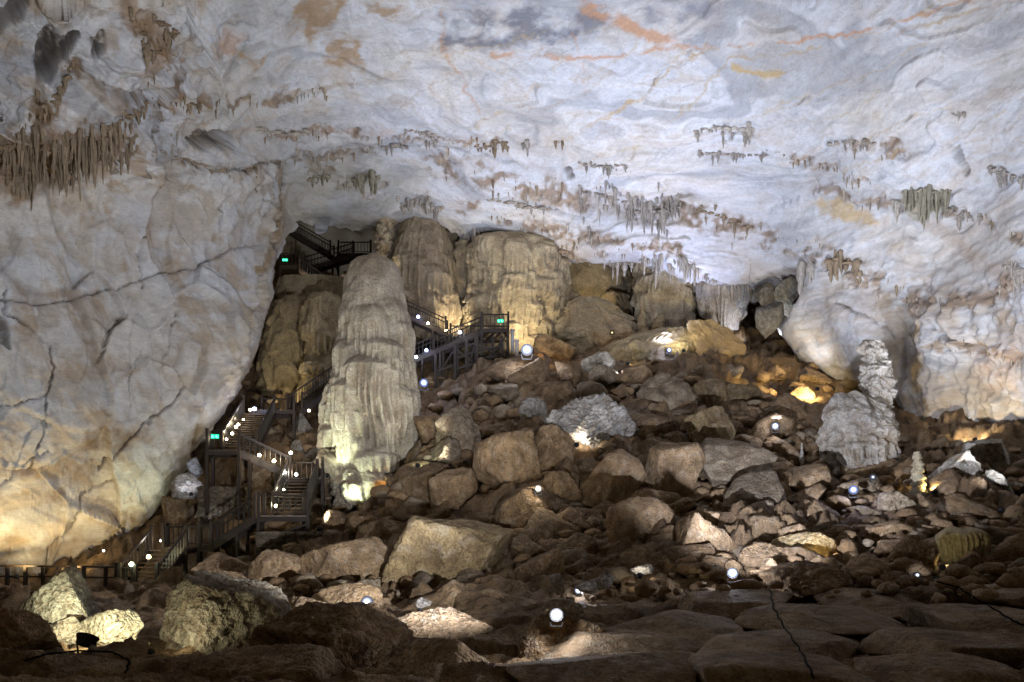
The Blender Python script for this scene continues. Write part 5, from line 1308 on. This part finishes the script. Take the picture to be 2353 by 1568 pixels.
def floodlight(label, pos, aim, colr, energy, angle=100, size=.3, glow_s=25, blend=.8, radius=None, dome=True, name='floodlight', group='floodlights', lens_col=None, face=None, spill=0.0):
    """a spotlight on a bracket: housing, domed glass, bracket and the light it throws"""
    pos, aim = Vector(pos), Vector(aim)
    e = empty(name, pos, label, 'lamp', group)
    da = (aim - pos).normalized(); d = (Vector(face) if face else Vector((-pos.x, -pos.y, -pos.z + pos.y * .16))).normalized(); q = d.to_track_quat('Z', 'Y')
    hs = link('housing', cone_me('housing', size * .62, size, size * .9, M_BLACK), (0, 0, 0), e); hs.rotation_mode = 'QUATERNION'; hs.rotation_quaternion = q
    hs.location = q @ Vector((0, 0, -size * .45))
    bm = bmesh.new(); bmesh.ops.create_uvsphere(bm, u_segments=20, v_segments=10, radius=size * .86)
    for v in bm.verts: v.co.z = max(v.co.z, 0) * (.22 if dome else .08) + .004
    me = bpy.data.meshes.new('lens'); bm.to_mesh(me); bm.free(); me.materials.append(glow(lens_col or colr, glow_s, size * .86))
    for p in me.polygons: p.use_smooth = True
    ln = link('lens', me, (0, 0, size * .45), hs)
    up = Vector((0, 0, 1)); side = d.cross(up).normalized() if abs(d.z) < .99 else Vector((1, 0, 0))
    c = pos + q @ Vector((0, 0, -size * .45))
    for s_ in (-1, 1):
        beam('bracket_arm', e, c + side * (s_ * size * 1.02), c + side * (s_ * size * .75) - up * size * 1.5, size * .12, size * .12, 'black')
    beam('bracket_foot', e, c - side * size * .8 - up * size * 1.5, c + side * size * .8 - up * size * 1.5, size * .14, size * .14, 'black')
    ld = bpy.data.lights.new('spot', 'SPOT'); ld.energy = energy; ld.color = colr; ld.spot_size = math.radians(angle); ld.spot_blend = blend
    ld.shadow_soft_size = radius or size * .8
    lo = bpy.data.objects.new('light', ld); lo.parent = e; lo.location = q @ Vector((0, 0, size * .55)) + da * (size * 1.35)
    lo.rotation_mode = 'QUATERNION'; lo.rotation_quaternion = da.to_track_quat('-Z', 'Y'); COL.objects.link(lo)
    if spill:       # what the glass scatters over the rocks next to it
        pd = bpy.data.lights.new('spill', 'POINT'); pd.energy = spill; pd.color = colr; pd.shadow_soft_size = size * .5
        po = bpy.data.objects.new('light', pd); po.parent = e; po.location = q @ Vector((0, 0, size * 1.1)); COL.objects.link(po)
    return e
def bulb(label, pos, colr, energy, r=.09, glow_s=40, group='small stair lamps'):
    """a small globe lamp on a socket"""
    e = empty('globe_lamp', pos, label, 'lamp', group)
    link('socket', cone_me('socket', r * .6, r * .5, r * 1.2, M_BLACK, 12), (0, 0, -r * 1.25), e)
    bm = bmesh.new(); bmesh.ops.create_uvsphere(bm, u_segments=14, v_segments=8, radius=r)
    me = bpy.data.meshes.new('globe'); bm.to_mesh(me); bm.free(); me.materials.append(glow(colr, glow_s))
    for p in me.polygons: p.use_smooth = True
    link('globe', me, (0, 0, 0), e)
    ld = bpy.data.lights.new('glow', 'POINT'); ld.energy = energy * .9; ld.color = colr; ld.shadow_soft_size = r
    lo = bpy.data.objects.new('light', ld); lo.parent = e; lo.location = (0, -r * 1.6, r * 1.2); COL.objects.link(lo)
    return e
def onrock(x, y, up=.35, back=0.0):
    p, n = hit(x, y)
    return p + Vector((0, -back - .15, up))
E = 1.0
# --- the big floods that light vault and walls
floodlight('brightest white floodlight beside the scaffold', onrock(1210, 828, .5, .8), at(1250, 250, 50), COOL, 8500, 125, .40, 30, spill=420)
floodlight('big blue white floodlight on the floor right of centre', onrock(1672, 1331, .2, .3), at(1950, 380, 45), COOL, 22500, 96, .15, 32, spill=80)
floodlight('big white floodlight on the floor at bottom centre', onrock(1275, 1426, .15, .3), at(450, 430, 43), (.88, .91, 1), 20500, 92, .11, 32, spill=60)
floodlight('blue floodlight under the stairs right of the tall column', at(974, 880, 51.0), at(1080, 500, 60), BLUE, 900, 80, .32, 70, spill=120)
floodlight('blue lamp high on the slope below the pale column', onrock(1535, 817, .3, .3), at(1500, 480, 58), BLUE, 3000, 120, .2, 60, spill=70)
floodlight('blue lamp on the middle right slope', onrock(1775, 994, .3, .3), at(1850, 350, 48), COOL, 7800, 90, .22, 60, spill=70)
floodlight('blue lamp low on the right slope', onrock(1950, 1143, .3, .3), at(2250, 500, 42), BLUE, 500, 70, .2, 60, spill=60)
floodlight('white lamp on top of the dark boulder', onrock(1236, 1129, .1, .2), at(1200, 1060, 37.5), NEUT, 420, 110, .17, 70, spill=60)
floodlight('small blue lamp by the white floor stones', onrock(1327, 1363, .1, .1), at(1370, 1330, 21), COOL, 90, 120, .11, 70, spill=24)
# --- smaller floods standing among rocks and stairs
def F_(label, x, y, Y, aim, colr, energy, angle=90, size=.15, glow_s=10, lift=True, **kw):
    pos = at(x, y, Y) if Y else onrock(x, y, 1.3 if 'raking' in label else .12, .25)
    ok, p, n, i, o, m = scene.ray_cast(dg, pos + Vector((0, 0, 1.5)), Vector((0, 0, -1)), distance=1.5)
    if ok and lift: pos = Vector((pos.x, pos.y, p.z + size * 1.3))       # stands on the rock, never in it
    return floodlight(label, pos, at(*aim), colr, energy, angle, size, glow_s, group='small spotlights among the rocks', **kw)
AWAY = (0.1, .8, .6)
F_('spotlight behind the bright landing shining on the white rock', 752, 1092, 43.0, (790, 1000, 45), GRN, 500, 80, face=AWAY)
F_('spotlight on the stone block wall shining up the tall column', 735, 1215, 38.4, (850, 860, 45), (.97, 1, .86), 2000, 50, face=AWAY)
F_('spotlight at the foot of the column left of the orange lamp', 800, 1195, 43.2, (840, 1030, 45), GRN, 650, 95, face=AWAY)
F_('spotlight on the boulder right of the column shining on its flutes', 1040, 1075, 40.0, (890, 880, 45), (1, .97, .86), 900, 55, face=AWAY)
F_('orange lamp at the foot of the tall column', 860, 1156, 43.6, (880, 1120, 45), ORA, 160, 130, .16, 10, lens_col=(1, .55, .15))
F_('warm spotlight lighting the golden flowstone wall', 1195, 812, 57.0, (1190, 660, 63), WARMW, 2000, 85, face=AWAY)
F_('warm spotlight by the second column', 1075, 770, 60.4, (980, 640, 64), WARMW, 900, 95, face=AWAY)
F_('yellowish spotlight below the pale column', 1568, 812, None, (1530, 690, 60), (1, .92, .58), 650, 95, face=AWAY)
F_('pale yellow spotlight on the flowstone slope', 1440, 842, None, (1500, 790, 59), (1, .9, .5), 150, 110, face=AWAY)
F_('amber spotlight left of the orange lit boulder', 1222, 808, 52.0, (1275, 800, 56), (1, .6, .22), 380, 90, face=AWAY)
F_('amber lamp lying on the upper slope by the glowing stub', 1405, 771, None, (1460, 790, 58), YEL, 420, 120, .2, 8)
F_('cool spotlight among the white stones high on the slope', 1420, 886, None, (1418, 870, 53), COOL, 90, 120, .1, 8, face=AWAY)
F_('cool spotlight on the slope under the right wall', 1846, 862, None, (1900, 760, 53), COOL, 130, 110, .14, 8, face=AWAY)
F_('yellow spotlight raking over the right slope', 1872, 945, None, (1740, 905, 57), YEL, 3200, 90, .14, 8, face=AWAY)
F_('white spotlight in front of the rippled boulder', 1325, 1022, 40.0, (1390, 960, 44), NEUT, 300, 100, .15, 10, face=AWAY)
F_('spotlight lighting the left end of the boulder by the column', 962, 1075, None, (985, 1040, 44), GRN, 130, 100, face=AWAY)
F_('white spotlight under the rugged stalagmite', 1996, 1104, None, (1975, 950, 38), COOL, 110, 95, .14, 10)
F_('yellow spotlight beside the thin stalagmite', 2135, 1136, None, (2190, 1065, 40), YEL, 700, 120, .13, 8, face=AWAY)
F_('tiny yellow lamp at the foot of the thin stalagmite', 2088, 1152, 33.0, (2110, 1095, 35.5), YEL, 60, 90, .07, 6, face=AWAY)
F_('yellow spotlight in front of the fluted stump', 2165, 1318, 21.0, (2225, 1245, 24), (1, .9, .5), 38, 80, .1, 8, face=AWAY)
F_('small lamp between the pale stones at the right floor edge', 2108, 1322, 20.4, (2140, 1318, 22), COOL, 14, 130, .09, 20)
F_('added unseen floodlight among the stones low on the far right slope', 2300, 1232, 28.0, (2270, 430, 40), (.82, .87, 1), 8500, 72, .12, 10, face=AWAY)  # hidden flood added to brighten the right wall
F_('tiny lamp beside the yellow lit flat stone', 1897, 1335, 21.0, (1850, 1326, 22.2), YEL, 22, 110, .08, 6, face=AWAY)
F_('yellow spotlight under the flat ochre boulder', 1925, 1296, 24.0, (1880, 1262, 26), YEL, 60, 90, .1, 6, face=AWAY)
F_('lamp behind the flat white glaring stone', 1470, 1322, 21.4, (1480, 1306, 22.6), NEUT, 60, 120, .1, 6, face=AWAY)
F_('white flat lamp lying on the floor left of centre', 843, 1384, 18.0, (850, 280, 48), (.78, .84, 1), 9500, 85, .16, 40, dome=False, face=(0, -1, .25), spill=8)
F_('tiny lamp beside the small sharp white stone', 965, 1402, 18.6, (975, 1380, 19.6), COOL, 3, 100, .07, 6, face=AWAY)
F_('black floodlight seen from behind at the front left', 203, 1462, 13.3, (235, 1436, 15.2), (1, .93, .62), 260, 140, .2, 8, dome=False, face=(.12, .5, .86))
F_('tiny floodlight lighting the pitted foreground face', 348, 1496, 12.3, (440, 1400, 13.4), (1, .95, .7), 60, 110, .06, 8, face=AWAY)
F_('added spotlight behind the small lit rocks shining on the pointed rock', 118, 1436, 16.5, (140, 1370, 17.3), (1, .95, .68), 120, 140, .08, 8, face=AWAY)  # extra lamp, added because the black floodlight leaves the pointed rock dark
F_('yellow floor light at the foot of the far left wall', 40, 1325, 40.2, (60, 1130, 43), YEL, 900, 120, .15, 6, face=AWAY)
F_('yellow floor light behind the fence at the left wall', 176, 1328, 40.6, (140, 1130, 44), (1, .76, .36), 750, 120, .15, 6, face=AWAY)
F_('greenish floor light at the left wall beside the stair foot', 318, 1262, 42.6, (318, 1120, 45.5), GRN, 420, 60, .13, 6, face=AWAY)
F_('cool light on the white block at the left wall', 440, 1135, 42.8, (430, 1100, 44.5), COOL, 110, 80, .12, 6, face=AWAY)
F_('warm light in the recess behind the left wall edge', 640, 960, 56.5, (680, 800, 62), (1, .84, .5), 420, 110, .13, 6, face=AWAY)
F_('warm light in the dark niche of the recess', 1345, 735, 63.0, (1370, 660, 68), WARMW, 500, 120, .13, 6, face=AWAY)
F_('cool light below the hanging grey stalactite mass', 1700, 812, 60.0, (1680, 700, 62.5), COOL, 420, 110, .13, 6, face=AWAY)
F_('cool light in the rocks of the right wall corner', 1760, 790, 57.0, (1830, 700, 56), COOL, 420, 100, .13, 6, face=AWAY)
F_('added white light behind the topmost stairs', 775, 618, 74.6, (830, 555, 78), COOL, 900, 130, .13, 6, face=AWAY)  # added so the dark upper flights stand out against the back wall
F_('cream light above the tip of the tall column', 905, 640, 60.5, (885, 550, 63), WARMW, 160, 70, .12, 6, face=AWAY)
# --- globe lamps along the stairs
F_('yellow spotlight on the right slope shining on the lower right wall', 2240, 1075, 38.5, (2250, 900, 44), (1, .85, .58), 700, 110, .13, 6, face=AWAY)
F_('warm spotlight behind the rugged stalagmite', 2085, 1012, 43.5, (2120, 900, 49), (1, .9, .72), 600, 110, .13, 6, face=AWAY)
def Bn(label, x, y, Y, colr, energy, r=.10, g=18):
    return bulb(label, na(x, y, Y), colr, energy, r * .8, g)
Bn('white globe lamp below the upper left landing', 738, 682, 66.0, NEUT, 90, .18)
Bn('blue globe lamp high on the stairs right of the column', 1021, 774, 57.9, BLUE, 30, .14)
Bn('warm globe lamp next down from the blue one right of the column', 1045, 790, 57.9, WARMW, 30, .12)
Bn('amber globe lamp where two flights cross right of the column', 1089, 808, 57.6, YEL, 30, .12)
Bn('white globe lamp on the lit flight below the square landing', 1123, 812, 55.7, COOL, 60, .15)
Bn('blue globe lamp on the lower part of the lit flight', 1041, 856, 55.3, BLUE, 45, .14)
Bn('white globe lamp touching the right edge of the tall column', 1016, 872, 55.0, COOL, 45, .14)
Bn('bluish white globe lamp at the middle landing by the left wall edge', 621, 999, 50.4, BLUE, 60, .16)
Bn('warm globe lamp left beside the bluish one on the middle landing', 611, 1001, 50.2, WARMW, 30, .11)
Bn('topmost small lamp of the chain on the long flight', 594, 1025, 49.2, WARMW, 22, .08)
Bn('second small lamp of the chain on the long flight', 582, 1037, 48.0, WARMW, 30, .11)
Bn('third small lamp of the chain on the long flight', 576, 1043, 47.4, WARMW, 30, .11)
Bn('fourth small lamp of the chain on the long flight', 567, 1059, 46.2, WARMW, 30, .11)
Bn('lowest small lamp of the chain on the long flight', 553, 1073, 45.2, WARMW, 22, .09)
Bn('warm lamp under the stairs left of the tall column', 754, 1003, 50.0, WARMW, 40, .11)
Bn('left of two warm lamps on the flight to the bright landing', 633, 1112, 43.2, WARMW, 45, .12)
Bn('right of two warm lamps on the flight to the bright landing', 669, 1126, 43.6, WARMW, 50, .13)
Bn('white globe lamp on the newel post of the bright landing', 710, 1106, 44.0, NEUT, 50, .12)
Bn('glaring lamp at floor level of the bright landing', 723, 1159, 44.4, NEUT, 60, .12)
Bn('small lamp on the steps below the bright landing', 693, 1196, 41.6, WARMW, 20, .07)
Bn('lamp behind the railing of the lit steps landing', 674, 1236, 38.9, WARMW, 60, .11)
Bn('amber lamp on the rail of the lowest flight', 363, 1360, 37.0, YEL, 60, .13)
Bn('greenish white lamp on the platform at the stair foot', 321, 1378, 35.6, GRN, 60, .13)
Bn('tiny white lamp on the left wall before the stair foot', 253, 1345, 42.5, NEUT, 12, .07)
Bn('small lamp on the lowest landing', 393, 1321, 38.9, NEUT, 25, .07)
